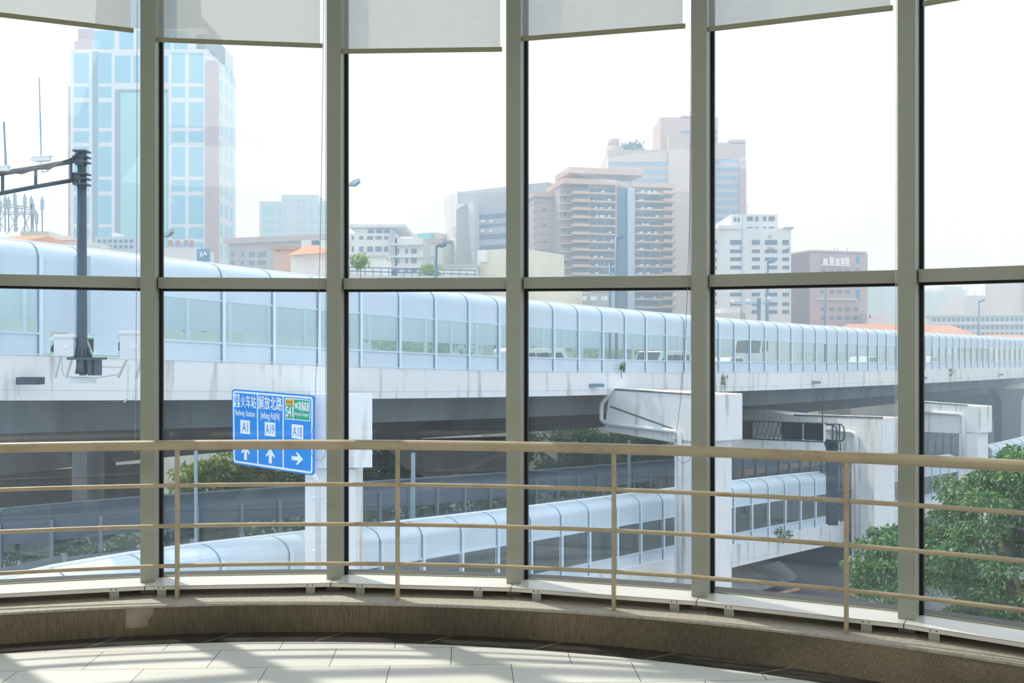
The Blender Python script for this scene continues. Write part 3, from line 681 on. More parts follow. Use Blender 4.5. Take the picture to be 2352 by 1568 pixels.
# ---- second elevated road right behind the first
fds = lambda x: fdm(x) + 15
fts = lambda x: fbm(x) + 22 if x < 1500 else fbm(x) + 14
fgs = smooth([0, 320, 860, 1160, 1450, 1650, 1850, 2060, 2352], [1108, 1066, 1022, 1004, 985, 968, 955, 930, 900], 3)
rows = []; xs = list(range(-200, 2500, 90)); base = [W(x, fts(x), fds(x)) for x in xs]
for i, x in enumerate(xs):
    n, t = inset_dir(base, i); b = base[i]; zg = ZY(fgs(x), b.y)
    rows.append([b, Vector((b.x, b.y, b.z - 1.3)), b + n * 1.8 + Z * (-1.5), Vector((b.x, b.y, zg)) + n * 2.2, Vector((b.x, b.y, zg)) + n * 7, b + n * 9 - Z * 1.4, b + n * 9])
eh = thing('elevated_road', 'second elevated road with dark brown girder hidden behind the main highway', 'bridge', base[5])
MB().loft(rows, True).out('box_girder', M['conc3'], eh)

# ------------------------------------------------------------------ piers
def pier(label, cap, col, dcap, thick=1.5, ground=-15.0, name='pier', cmat=None, topmat=None):
    """cap: pixel polygon on the plane through the two ends dcap=(x0,d0,x1,d1); col: (x0, x1, ytop)"""
    x0, d0, x1, d1 = dcap; cmat = cmat or M['conc']
    A = Vector((XP(x0, d0), d0, 0)); Bv = Vector((XP(x1, d1), d1, 0)); u = (Bv - A)
    def pt(x, y):
        k = (x - 1176) / F; s = (k * A.y - A.x) / (u.x - k * u.y); p = A + u * s; return Vector((p.x, p.y, ZY(y, p.y)))
    n = Vector((-u.y, u.x, 0)).normalized()
    if n.y < 0: n = -n
    root = thing(name, label, 'pier', pt(sum(col[:2]) / 2, 1100))
    MB().prism([pt(x, y) for x, y in cap], n * thick).out('cap_beam', cmat, root, bevel=0.04)
    a = pt(col[0], col[2]); b = pt(col[1], col[2]); z1 = max(a.z, b.z)
    un = (b - a); un.z = 0
    if len(col) > 3: nn = n * col[3]
    else: nn = n * thick
    MB().obox(Vector((a.x, a.y, ground)), un, nn, Z * (z1 - ground)).out('column', cmat, root, bevel=0.05)
    return root, pt, n
dA = 29.5
# pier A: the portal beam seen end on runs back under the highway
rootA = thing('pier', 'nearest white concrete pier beside the blue road sign, its square beam end facing the window', 'pier', W(775, 1300, dA))
m = MB(); fr = [W(717, 1076, dA), W(855, 1073, dA), W(855, 902, dA), W(717, 905, dA)]; bk = []
for p in fr:
    k = p.x / p.y; bk.append(Vector((k * 41 - 0.1, 41, (EYE - 1.86) if p.z > EYE - 2 else p.z + 0.15)))
m.loft([fr, bk], True); m.out('cap_beam', M['conc'], rootA)
ca = W(700, 1076, dA + 0.4); cb = W(817, 1076, dA + 0.4)
MB().obox(Vector((ca.x, ca.y, -15)), Vector((cb.x - ca.x, 0, 0)), Vector((0, 1.5, 0)), Z * (cb.z + 15)).out('column', M['conc'], rootA, bevel=0.05)
for px in (705, 748):
    pass
def pipe(label, pts, r, mt=None, name='drain_pipe', coll=()):
    root = None
    o = MB().tube(pts, r, 10).out(name, mt or M['pvc'], None, smooth=True)
    tag(o, label, 'pipe')
    for c in coll:
        MB().cbox(c, (r * 3.4, 0, 0), (0, r * 3, 0), (0, 0, r * 0.9)).out('pipe_bracket', M['pvc'], o)
    return o
pipe('white drain pipe with elbow running down the nearest pier beside the sign', [W(718, 1092, 29.2), W(728, 1102, 29.2), W(731, 1120, 29.3), W(731, 1500, 29.5)], 0.085, coll=[W(731, 1142, 29.5), W(731, 1265, 29.5)])

# pier B
rB, ptB, nB = pier('middle white pier with slanting beam and a bent drain pipe below the highway edge', [(1387, 990), (1400, 893), (1650, 905), (1650, 1013), (1590, 1021), (1545, 1016)], (1548, 1626, 1014), (1400, 56, 1650, 49), 1.7)
def onB(x, y, off=0.18):
    p = ptB(x, y); return p - nB * off
pipe('white drain pipe bending along the slanting beam of the middle pier', [onB(1411, 893), onB(1402, 908), onB(1389, 925), onB(1387, 935), onB(1387, 962), onB(1392, 968), onB(1405, 973), onB(1560, 991), onB(1566, 998), onB(1567, 1062), onB(1567, 1370)], 0.13)
MB().prism([onB(1402, 931, 0.02), onB(1546, 983, 0.02), onB(1546, 986, 0.02), onB(1402, 935, 0.02)], nB * 0.03).out('dark_line', M['conc3'], rB)  # thin dark line slanting across the beam face
MB().prism([onB(1412, 892, 0.03), onB(1592, 904, 0.03), onB(1592, 907, 0.03), onB(1412, 896, 0.03)], nB * 0.2).out('bearing_strip', M['conc3'], rB)
# pier C
rC, ptC, nC = pier('white pier behind the dark sign gantry, its wide beam reaching left under the highway', [(1640, 1010), (1640, 930), (1824, 952), (2028, 959), (2026, 1042), (1900, 1046)], (1955, 2008, 1040), (1640, 82, 2028, 64), 1.7)
MB().prism([ptC(1824, 951) - nC * .03, ptC(2028, 957) - nC * .03, ptC(2028, 961) - nC * .03, ptC(1824, 955) - nC * .03], nC * 0.05).out('bearing_strip', M['conc3'], rC)
def onC(x, y, off=0.2): return ptC(x, y) - nC * off
pipe('white drain pipe on the pier behind the dark sign gantry', [onC(1900, 985), onC(1962, 992), onC(1970, 996), onC(1973, 1004), onC(1973, 1280)], 0.14)
# pier D
rD, ptD, nD = pier('far white pier with square beam left of the distant brown column', [(2060, 990), (2060, 918), (2150, 926), (2254, 933), (2254, 994), (2248, 997)], (2202, 2245, 992), (2060, 86, 2254, 80), 1.7)
MB().prism([ptD(2106, 921) - nD * .03, ptD(2222, 929) - nD * .03, ptD(2222, 932) - nD * .03, ptD(2106, 924) - nD * .03], nD * 0.05).out('bearing_strip', M['conc3'], rD)
def onD(x, y, off=0.2): return ptD(x, y) - nD * off
pipe('white drain pipe on the far pier near the right edge', [onD(2106, 944), onD(2210, 951), onD(2215, 956), onD(2216, 990), onD(2216, 1060)], 0.16)
# pier E: dark brown flared column far right, and plain columns in the shade
rE = thing('pier', 'distant dark brown column flaring out under the highway at the right edge', 'pier', W(2325, 960, 122))
MB().prism([W(2285, 896, 122), W(2296, 908, 122), W(2300, 925, 122), W(2302, 1040, 122), W(2344, 1040, 122), W(2346, 925, 122), W(2352, 905, 122), W(2366, 893, 122)], (0, 2, 0)).out('column', M['conc3'], rE)
def column(x0, x1, yt, yb, d, label, mt, dep=1.4):
    o = MB().obox(W(x0, yb, d), (XP(x1, d) - XP(x0, d), 0, 0), (0, dep, 0), Z * (ZY(yt, d) - ZY(yb, d))).out('column', mt)
    tag(o, label, 'column')
column(165, 200, 1020, 1230, 47, 'light grey column in the shade under the left end of the highway', M['conc2'])
column(205, 240, 1010, 1240, 50, 'dark column standing close behind the light grey column at left', M['conc3'])
column(446, 452, 1035, 1330, 36.5, 'slim grey pole standing in front of the dark barrier left of the sign', M['steel_p'], 0.12)
column(1441, 1449, 1010, 1170, 62, 'slim pale pole in front of the dark barrier left of the middle pier', M['steel_p'], 0.2)
column(944, 953, 1040, 1260, 45, 'slim pale pole in front of the dark barrier right of the nearest pier', M['steel_p'], 0.18)
# abutments
o = MB().prism([W(-260, 1105, 52), W(320, 1064, 60), W(320, 1196, 60), W(-260, 1260, 52)], (0, 3, 0)).out('retaining_wall', M['conc3']); tag(o, 'dark brown retaining wall in the shade at far left under the highway', 'wall')
o = MB().prism([W(886, 1020, 58), W(1190, 1010, 66), W(1190, 1105, 66), W(1126, 1092, 62), W(985, 1098, 60), W(930, 1075, 58)], (0, 3, 0)).out('stair_flank', M['conc3']); tag(o, 'brown concrete flank slanting down behind the dark barrier', 'wall')
# ground
g = MB().obox((-260, 8, -15.6), (560, 0, 0), (0, 620, 0), (0, 0, 0.6)); tag(g.out('ground', M['asphalt']), kind='structure')
for k, (x0, x1, y, d) in enumerate(((1640, 1960, 1352, 64), (1640, 1930, 1375, 60))):
    pass
o = thing('guard_rail', 'low orange railing beside the street under the lower ramp', 'railing', W(1800, 1360, 66))
a = W(1770, 1368, 64); b = W(1834, 1352, 66)
MB().tube([a, b], 0.12, 6).out('rail', M['terra'], o); 
for s in (0.1, 0.45, 0.8): p = a.lerp(b, s); MB().tube([p, p - Z * 0.9], 0.06, 6).out('post', M['steel_d'], o)
p0 = W(1640, 1290, 66)
o = MB().prism([W(1636, 1345, 58), W(1790, 1296, 76), W(1830, 1330, 72), W(1700, 1372, 57)], (0, 0, 0.3)).out('median_strip', M['conc2'])
tag(o, 'grey median strip on the street beneath the lower ramp', 'kerb')

# ------------------------------------------------------------------ road sign
SG = empty('road_sign', W(628, 985, 30))
tag(SG, 'large blue three-lane road sign with white Chinese and English lettering hanging beside the pier', 'road sign')
TL = W(533, 893, 31.0); TR = W(722, 908, 29.0); BLp = W(535, 1064, 31.0); BRp = W(721, 1092, 29.0)
sn = (TR - TL).cross(BLp - TL).normalized()
if sn.y > 0: sn = -sn
def S(u, v, o=0.0): return TL.lerp(TR, u).lerp(BLp.lerp(BRp, u), v) + sn * o
def emi(name, c): return mat(name, c, 0.7, spec=0.2)
M['sblue'] = emi('sign_blue', (0.0, 0.25, 0.76)); M['swhite'] = emi('sign_white', (0.86, 0.9, 0.94)); M['sgreen'] = emi('sign_green', (0.01, 0.38, 0.20)); M['syel'] = emi('sign_yellow', (0.9, 0.48, 0.02)); M['sblk'] = emi('sign_black', (0.03, 0.03, 0.03))
def rr(u0, v0, u1, v1, r, asp=1.53, n=6):
    pts = []
    for cx, cy, a0 in ((u1 - r, v0 + r * asp, -90), (u1 - r, v1 - r * asp, 0), (u0 + r, v1 - r * asp, 90), (u0 + r, v0 + r * asp, 180)):
        for k in range(n + 1):
            a = math.radians(a0 + 90 * k / n); pts.append((cx + r * math.cos(a), cy + r * asp * math.sin(a)))
    return pts
def plate(pts, mt, name, o0, th=0.006, parent=None):
    return MB().prism([S(u, v, o0) for u, v in pts], sn * th).out(name, mt, parent or SG)
plate(rr(0, 0, 1, 1, 0.035), M['sblue'], 'sign_panel', -0.04, 0.05)
# white border as a ring
ou = rr(0.014, 0.02, 0.986, 0.98, 0.028); inn = rr(0.030, 0.045, 0.970, 0.955, 0.018)
m = MB(); m.loft([[S(u, v, 0.012), S(a, b, 0.012)] for (u, v), (a, b) in zip(ou + ou[:1], inn + inn[:1])]); m.out('border_line', M['swhite'], SG)
for u in (0.327, 0.641): plate([(u - .007, .03), (u + .007, .03), (u + .007, .97), (u - .007, .97)], M['swhite'], 'divider_line', 0.0115, 0.004)
plate(rr(0.664, 0.058, 0.958, 0.33, 0.012), M['swhite'], 'route_frame', 0.012, 0.004)
plate(rr(0.671, 0.070, 0.951, 0.318, 0.008), M['sgreen'], 'route_panel', 0.018, 0.004)
plate([(0.672, 0.071), (0.763, 0.071), (0.763, 0.145), (0.672, 0.145)], M['syel'], 'route_panel_header', 0.023, 0.003)
plate([(0.764, 0.071), (0.770, 0.071), (0.770, 0.317), (0.764, 0.317)], M['swhite'], 'divider_line', 0.023, 0.004)
def text(s, u0, v0, u1, v1, mt, bold=0.0, o0=0.020, flip=False, par=None):
    c = bpy.data.curves.new('txt', 'FONT'); c.body = s; c.size = 1.0; cjk = ord(s[0]) > 0x2000; c.offset = 0.0 if cjk else bold; c.fill_mode = 'FRONT'
    ob = bpy.data.objects.new('txt', c); COL.objects.link(ob)
    bpy.context.view_layer.update()
    me = bpy.data.meshes.new_from_object(ob.evaluated_get(bpy.context.evaluated_depsgraph_get()))
    bpy.data.objects.remove(ob)
    if not me.vertices: return
    xs_ = [v.co.x for v in me.vertices]; ys_ = [v.co.y for v in me.vertices]; a, b, c_, d_ = min(xs_), max(xs_), min(ys_), max(ys_)
    for v in me.vertices:
        u = u0 + (v.co.x - a) / (b - a) * (u1 - u0); w = v1 - (v.co.y - c_) / (d_ - c_) * (v1 - v0)
        v.co = S(u, w, o0)
    if cjk and bold > 0.012:   # heavier strokes: the same outlines laid side by side
        vs_ = [v.co.copy() for v in me.vertices]; fs_ = [tuple(p.vertices) for p in me.polygons]; V_ = []; F_ = []
        w_ = (S(1, 0) - S(0, 0)) * 0.0016; h_ = (S(0, 1) - S(0, 0)) * 0.0018
        for k_, (a_, b_) in enumerate(((0, 0), (1, 0), (-1, 0), (0, 1), (0, -1))):
            F_ += [tuple(i_ + len(V_) for i_ in f_) for f_ in fs_]; V_ += [v_ + w_ * a_ + h_ * b_ + sn * 0.0004 * k_ for v_ in vs_]
        me = bpy.data.meshes.new('lettering'); me.from_pydata([tuple(v_) for v_ in V_], [], F_); me.update()
    me.materials.clear(); me.materials.append(mt); me.name = 'lettering'
    o = bpy.data.objects.new('lettering', me); COL.objects.link(o); o.parent = par or SG
    if not par: o.matrix_parent_inverse = SG.matrix_basis.inverted()
    return o
text('\u706b\u8f66\u7ad9', .118, .062, .308, .232, M['swhite'], 0.016)
text('Railway Station', .045, .268, .295, .368, M['swhite'], 0.015)
text('\u89e3\u653e\u5317\u8def', .342, .055, .628, .232, M['swhite'], 0.016)
text('Jiefang Rd(N)', .365, .262, .600, .378, M['swhite'], 0.015)
text('\u7ca4\u9ad8\u901f', .680, .087, .758, .130, M['sblk'], 0.01, 0.028)
text('S41', .678, .158, .760, .297, M['swhite'], 0.015, 0.026)
text('\u673a\u573a\u9ad8\u901f', .828, .088, .946, .205, M['swhite'], 0.015, 0.026)
text('Airport Expwy', .778, .222, .945, .285, M['swhite'], 0.012, 0.026)
for (u0, v0, u1, v1, s) in ((.107, .400, .229, .580, 'A1'), (.416, .393, .546, .572, 'A19'), (.743, .385, .878, .562, 'A18')):
    ep = plate([(u0, v0), (u1, v0), (u1, v1), (u0, v1)], M['swhite'], 'exit_plate', 0.012, 0.004)
    w = 0.6 if len(s) == 2 else 0.8; cu = (u0 + u1) / 2; hw_ = (u1 - u0) * w / 2
    text(s, cu - hw_, v0 + .028, cu + hw_, v1 - .028, M['sblue'], 0.0, 0.020, par=ep)
# railway emblem
plate([(.030, .062), (.100, .062), (.100, .235), (.030, .235)], M['swhite'], 'emblem_plate', 0.012, 0.004)
def strip(path, w, mt, name, o0=0.02, asp=1.53):
    m = MB(); P = path; rows = []
    for i, (u, v) in enumerate(P):
        a = P[max(i - 1, 0)]; b = P[min(i + 1, len(P) - 1)]; du, dv = b[0] - a[0], (b[1] - a[1]) / asp; L = math.hypot(du, dv) or 1
        nu, nv = -dv / L * w / 2, du / L * w / 2 * asp; rows.append([S(u + nu, v + nv, o0), S(u - nu, v - nv, o0)])
    m.loft(rows); return m.out(name, mt, SG)
em = [(.065 + .028 * math.cos(math.radians(a)), .138 + .048 * math.sin(math.radians(a))) for a in range(125, 416, 14)]
strip(em, .008, M['sblue'], 'emblem_ring'); plate([(.057, .082), (.065, .068), (.073, .082)], M['sblue'], 'emblem_tip', 0.016, 0.004)
strip([(.065, .125), (.065, .165), (.065, .205)], .014, M['sblue'], 'emblem_rail'); strip([(.053, .125), (.077, .125)], .012, M['sblue'], 'emblem_rail'); strip([(.046, .213), (.084, .213)], .009, M['sblue'], 'emblem_rail')
def arrow(cu, cv, w, h, right, name='arrow_mark'):
    up = [(0, -.5), (.5, -.02), (.5, .14), (.17, -.07), (.17, .5), (-.17, .5), (-.17, -.07), (-.5, .14), (-.5, -.02)]
    P = [((-y) * 1.0, x) for x, y in up] if right else up
    plate([(cu + x * w, cv + y * h) for x, y in P], M['swhite'], name, 0.012, 0.004)
arrow(.170, .825, .105, .20, False); arrow(.483, .825, .105, .20, False); arrow(.810, .815, .135, .155, True)
pl = [(-.5, -.5), (-.1, -.2), (.35, -.55), (.5, -.45), (.15, 0), (.5, .45), (.35, .5), (-.05, .2), (-.2, .5), (-.3, .45), (-.25, .1), (-.45, -.2)]
plate([(.800 + x * .05, .148 + y * .085) for x, y in pl], M['swhite'], 'aircraft_mark', 0.024, 0.003)
m = MB()
for u in (0.2, 0.5, 0.8): m.obox(S(u - .01, 0.05, -0.12), S(u + .01, .05) - S(u - .01, .05), S(u, .95) - S(u, .05), sn * 0.08)
m.out('back_brace', M['steel_p'], SG)
MB().tube([S(0.5, 0.3, -0.16), S(0.93, 0.3, -0.16), W(716, 945, 29.7)], 0.06, 8).out('mounting_arm', M['steel_p'], SG)

# ------------------------------------------------------------------ camera gantry on the left, cabinets, conduits
GP = empty('camera_gantry', W(188, 860, 29.5)); tag(GP, 'dark steel pole with a two-chord camera arm bolted to the highway edge at left', 'gantry')
dg = 29.6
MB().tube([W(188, 858, dg), W(188, 840, dg), W(188, 352, dg)], [0.19, 0.155, 0.125], 16).out('pole', M['steel_d'], GP, smooth=True)
m = MB()
for y in (348, 361, 373, 400, 411, 424): m.cbox(W(188, y, dg), (0.40, 0, 0), (0, 0.40, 0), (0, 0, 0.045))
m.cbox(W(186, 367, dg), (0.24, 0, 0), (0, 0.3, 0), (0, 0, 0.34)); m.cbox(W(174, 410, dg), (0.22, 0, 0), (0, 0.3, 0), (0, 0, 0.22))
m.out('clamp', M['steel_d'], GP)
MB().tube([W(178, 360, dg), W(165, 370, dg - .2), W(84, 385, dg - 1), W(0, 398, dg - 1.8), W(-160, 422, dg - 3.2)], 0.075, 10).out('upper_chord', M['steel_d'], GP, smooth=True)
MB().tube([W(178, 412, dg), W(84, 428, dg - 1), W(0, 444, dg - 1.8), W(-160, 472, dg - 3.2)], 0.062, 10).out('lower_chord', M['steel_d'], GP, smooth=True)
for x, y0, y1, dd in ((163, 372, 412, .2), (82, 386, 428, 1.0), (6, 398, 442, 1.8)):
    MB().tube([W(x, y0, dg - dd), W(x, y1, dg - dd)], 0.042, 8).out('strut', M['steel_d'], GP)
MB().tube([W(185, 352, dg - .15), W(160, 366, dg - .35), W(140, 372, dg - .5), W(112, 388, dg - .9), W(85, 386, dg - 1.1), W(50, 398, dg - 1.4), W(20, 394, dg - 1.7), W(0, 402, dg - 2)], 0.03, 6).out('cable_run', M['black'], GP, smooth=True)
MB().tube([W(95, 385, dg - 1), W(97, 395, dg - 1.1), W(110, 393, dg - 1), W(113, 384, dg - .9)], 0.012, 5).out('cable_run', M['black'], GP)
m = MB(); 
for k in range(8):
    a = k * math.pi / 4; c = W(188, 792, dg); dv = Vector((math.cos(a), math.sin(a), 0))
    m.prism([c + dv * 0.13, c + dv * 0.33 - Z * 0.38, c + dv * 0.13 - Z * 0.38], Vector((-dv.y, dv.x, 0)) * 0.02)
m.out('base_gusset', M['steel_d'], GP)
MB().cbox(W(200, 823, dg), (0.95, 0, 0), (0, 0.6, 0), (0, 0, 0.07)).out('base_plate', M['steel_d'], GP)
for x in (187, 206, 222):
    MB().obox(W(x - 5, 862, dg - 0.15), (0.12, 0, 0), (0, 0.25, 0), Z * 0.5).out('bracket_leg', M['steel_d'], GP)
MB().cbox(W(191, 874, dg + .18), (0.78, 0, 0), (0, 0.06, 0), (0, 0, 0.16)).out('wall_plate', M['box'], GP)
for x, yt, yb, r, lab in ((11, 280, 392, 0.035, 'thick dark lightning rod standing on the gantry arm at the left edge'), (92, 178, 372, 0.02, 'thin tall lightning rod standing on the gantry arm above the surveillance camera')):
    o = MB().tube([W(x + 3, yb, dg - 1), W(x - 2, yt, dg - 1), ], [r, r * 0.7], 8).out('lightning_rod', M['steel_b']); tag(o, lab, 'rod')
def cctv(x, y, d, s, label, face=-1):
    r = thing('security_camera', label, 'camera', W(x, y + 8, d))
    MB().cbox(W(x + 6, y, d), (0.36 * s, 0, 0.02), (0, 0.12 * s, 0), (0, 0, 0.11 * s)).out('housing', M['box'], r, bevel=0.01)
    MB().cbox(W(x + 5, y - 4.5 * s, d), (0.44 * s, 0, 0.03), (0, 0.15 * s, 0), (0, 0, 0.02 * s)).out('sun_shield', M['white'], r)
    MB().tube([W(x - 8 * s, y + 1, d), W(x - 18 * s, y, d)], [0.05 * s, 0.035 * s], 8).out('lens_hood', M['white'], r)
    MB().tube([W(x + 2, y + 4, d), W(x, y + 14, d)], 0.025 * s, 6).out('camera_mount', M['box'], r)
cctv(92, 365, dg - 1.1, 1.2, 'white surveillance camera mounted on the gantry arm at left')
cctv(-4, 388, dg - 1.9, 1.2, 'white surveillance camera at the very left picture edge, mostly cut off')
def cabinet(x0, x1, y0, y1, d, label, legs):
    r = thing('control_cabinet', label, 'cabinet', W((x0 + x1) / 2, y1, d)); w = XP(x1, d) - XP(x0, d); h = ZY(y0, d) - ZY(y1, d)
    MB().obox(W(x0, y1, d), (w, 0, 0), (0, 0.55, 0), Z * h).out('body', M['box'], r, bevel=0.015)
    MB().obox(W(x0 - 2, y0 + 4, d - .04), (w + .05, 0, 0), (0, 0.62, 0), Z * 0.10).out('lid', M['box'], r, bevel=0.02)
    MB().obox(W(x0 + (x1 - x0) * .45, y0 + (y1 - y0) * .60, d - .02), (w * .35, 0, 0), (0, 0.03, 0), Z * h * .2).out('label_plate', M['pvc'], r)
    for a, b, c, e in legs: MB().tube([W(a, b, d + .05), W(c, e, d + .5)], 0.045, 6).out('support_strut', M['pvc'], r)
    return r
cabinet(123, 168, 772, 818, 29.3, 'smaller grey control cabinet left of the gantry pole', [(138, 820, 127, 866), (166, 820, 152, 866)])
cabinet(274, 330, 764, 826, 29.8, 'larger pale control cabinet right of the gantry pole, half behind the window post', [(290, 828, 272, 866), (325, 828, 312, 868)])
tag(MB().tube([W(142, 822, 30), W(142, 850, 30), W(147, 862, 30), W(165, 866, 30), (W(220, 867, 30.2)), W(272, 859, 30.8)], 0.028, 6).out('conduit', M['pvc'], smooth=True), 'sagging white conduit joining the two control cabinets', 'pipe')
tag(MB().tube([W(222, 842, 30.2), W(284, 842, 30.9)], 0.035, 6).out('conduit', M['pvc']), 'straight white conduit right of the gantry foot', 'pipe')
tag(MB().tube([W(295, 838, 31.0), W(294, 880, 31.0), W(293, 915, 31.0), W(286, 923, 31.2)], 0.03, 6).out('conduit', M['pvc']), 'white conduit dropping below the larger cabinet', 'pipe')
# under-deck lights on the concrete edge
for x0, x1, y0, y1, lab in ((36, 91, 866, 883, 'dark floodlight on the concrete edge at the far left'), (1352, 1388, 881, 889, 'grey floodlight on the concrete edge above the middle pier'), (1858, 1885, 875, 881, 'small floodlight on the concrete edge above the dark gantry'), (2110, 2130, 865, 870, 'small dark floodlight on the concrete edge just right of the last window post'), (2288, 2305, 858, 862, 'tiny floodlight on the concrete edge near the right picture edge')):
    xc = (x0 + x1) / 2; d = fdm(xc) - 0.75; w = XP(x1, d) - XP(x0, d); h = ZY(y0, d) - ZY(y1, d)
    r = thing('floodlight', lab, 'light', W(xc, y1, d), 'floodlights on the highway edge')
    MB().obox(W(x0, y1, d), (w, 0, 0), (0, 0.35, 0), Z * h).out('lamp_housing', M['steel_d' if x0 < 100 else 'steel_b'], r, bevel=0.01)
    MB().tube([W(x0 + 6, y1 - 2, d + .2), W(x0 + 6, y1 + (y1 - y0) * 1.6, d + .45)], 0.02, 6).out('lamp_cable', M['pvc'], r)
    MB().obox(W(x0 + 2, (y0 + y1) / 2, d + .3), (0.08, 0, 0), (0, 0.35, 0), Z * 0.05).out('lamp_arm', M['pvc'], r)

# ------------------------------------------------------------------ street lamps along the far side of the highway
def lamp(x, ytop, hx, hy, d, r, mt, label, ybot=None):
    n = thing('street_lamp', label, 'street lamp', W(x, fbm(x), d), 'street lamps of the highway')
    yb = ybot or fbm(x) + 6
    MB().tube([W(x, yb, d), W(x, ytop, d)], r, 10).out('pole', mt, n, smooth=True)
    s = 1 if hx > x else -1; w = abs(XP(hx, d) - XP(x, d))
    MB().tube([W(x, ytop + 2, d), W(x + s * (abs(hx - x) * .3), ytop - 1, d)], r * .7, 8).out('lamp_arm', mt, n)
    a = W(x + s * abs(hx - x) * .25, ytop + 3, d); b = W(hx, hy, d); v = (b - a); hh = 2.0 * r
    m = MB(); up = Z * hh
    m.loft([[a + Vector((0, -r * 1.3, 0)), a + Vector((0, r * 1.3, 0)), a + Vector((0, r * 1.3, 0)) + up * .7, a + Vector((0, -r * 1.3, 0)) + up * .7],
            [a + v * .5 + Vector((0, -r * 2.6, 0)) - Z * hh * .4, a + v * .5 + Vector((0, r * 2.6, 0)) - Z * hh * .4, a + v * .5 + Vector((0, r * 2, 0)) + up * .8, a + v * .5 + Vector((0, -r * 2, 0)) + up * .8],
            [b + Vector((0, -r * 2.4, 0)), b + Vector((0, r * 2.4, 0)), b + Vector((0, r * 2, 0)) + up * .7, b + Vector((0, -r * 2, 0)) + up * .7]], True)
    m.out('lamp_head', mt, n)
lamp(797, 424, 826, 418, 50, 0.11, M['steel_p'], 'tallest pale street lamp, right beside the second window post')
lamp(371, 541, 397, 533, 60, 0.13, M['steel_p'], 'pale street lamp in front of the blue glass tower')
lamp(1001, 564, 1026, 562, 60, 0.10, M['steel_b'], 'dark street lamp left of the grey high-rise')
lamp(1416, 545, 1438, 540, 66, 0.11, M['steel_b'], 'taller of two dark street lamps in front of the pink apartment block')
lamp(1401, 604, 1412, 601, 72, 0.10, M['steel_b'], 'shorter of two dark street lamps in front of the pink apartment block')
lamp(1762, 601, 1783, 597, 84, 0.14, M['steel_b'], 'dark street lamp beside the white apartment block')
lamp(1895, 640, 1912, 636, 92, 0.10, M['steel_b'], 'slim dark lamp pole in front of the pink office building')
lamp(2248, 691, 2261, 688, 122, 0.11, M['steel_b'], 'dark street lamp near the right picture edge')
lamp(2098, 674, 2117, 671, 112, 0.12, M['steel_p'], 'pale street lamp just emerging beside the last window post')
g2 = thing('camera_gantry', 'dark pole with a horizontal camera arm in front of the white apartment block', 'gantry', W(1743, 760, 80))
MB().tube([W(1743, 760, 80), W(1743, 685, 80)], 0.16, 8).out('pole', M['steel_b'], g2)
MB().tube([W(1680, 697, 80), W(1743, 697, 80), W(1770, 692, 80)], 0.07, 6).out('camera_arm', M['steel_p'], g2)
for x, y in ((1683, 694), (1719, 692), (1766, 686)): MB().ball(W(x, y, 80), 0.18, 8, 6).out('dome_camera', M['box'], g2, smooth=True)

# ------------------------------------------------------------------ dark sign gantry (message signs seen from behind)
vg = thing('sign_gantry', 'dark lattice sign gantry with black panels, ladder cage and thick dark post', 'gantry', W(1915, 1205, 62)); dv = 61.5
def V(x, y, o=0): return W(x, y, dv + (1900 - x) * 0.03 + o)
MB().obox(V(1904, 1206), (XP(1925, dv) - XP(1904, dv), 0, 0), (0, 0.6, 0), Z * (ZY(1010, dv) - ZY(1206, dv))).out('post', M['steel_d'], vg)
MB().prism([V(1899, 1018), V(1926, 1018), V(1925, 1034), V(1905, 1034)], (0, 0.6, 0)).out('post_head', M['steel_d'], vg)
for o in (0, 1.0):
    MB().tube([V(1655, 964, o), V(1898, 972, o)], 0.06, 6).out('upper_chord', M['steel_d'], vg); MB().tube([V(1655, 1004, o), V(1898, 1014, o)], 0.06, 6).out('lower_chord', M['steel_d'], vg)
pts = [V(1735 + k * 10.6, (967 if k % 2 else 1006) + k * .35) for k in range(7)]
MB().tube(pts, 0.045, 5).out('lattice', M['steel_d'], vg)
pts = [V(1735 + k * 10.6, (1006 if k % 2 else 967) + k * .35, 1) for k in range(7)]
MB().tube(pts, 0.04, 5).out('lattice', M['steel_d'], vg)
for x0, x1 in ((1652, 1683), (1692, 1729), (1798, 1843), (1850, 1892)):
    MB().prism([V(x0, 965 + (x0 - 1652) * .035, -.1), V(x1, 965 + (x1 - 1652) * .035, -.1), V(x1, 1003 + (x1 - 1652) * .035, -.1), V(x0, 1003 + (x0 - 1652) * .035, -.1)], (0, 0.35, 0)).out('sign_back', M['black'], vg)
MB().obox(V(1892, 1015, -.15), (0.13, 0, 0), (0, .3, 0), Z * 1.15).out('end_frame', M['pvc'], vg)
for x0, x1, yt in ((1898, 1922, 975), (1898, 1939, 973)):
    MB().tube([V(x0, yt), V(x1 - 8, yt + 1), V(x1 - 2, yt + 6), V(x1, yt + 14), V(x1, yt + 30), V(x1 - 3, yt + 38), V(x1 - 14, yt + 42)], 0.045, 6).out('cage_hoop', M['steel_d'], vg)
for x in (1912, 1928): MB().tube([V(x, 974), V(x, 1014)], 0.05, 6).out('cage_bar', M['steel_d'], vg)
MB().tube([V(1930, 1016), V(1931, 1200)], 0.035, 5).out('ladder_rail', M['steel_d'], vg)
for y in range(1030, 1200, 16): MB().tube([V(1924, y), V(1936, y + 1)], 0.02, 5).out('ladder_rung', M['steel_d'], vg)
MB().tube([V(1889, 972), V(1890, 905)], [0.04, 0.02], 6).out('antenna', M['steel_d'], vg)
tag(MB().prism([W(1600, 1004, 68), W(1880, 1013, 66), W(1897, 1017, 66), W(1904, 1028, 66), W(1904, 1060, 66), W(1600, 1032, 68)], (0, 1.2, 0)).out('crossbeam', M['conc']), 'pale concrete crossbeam just below the dark sign gantry', 'beam')

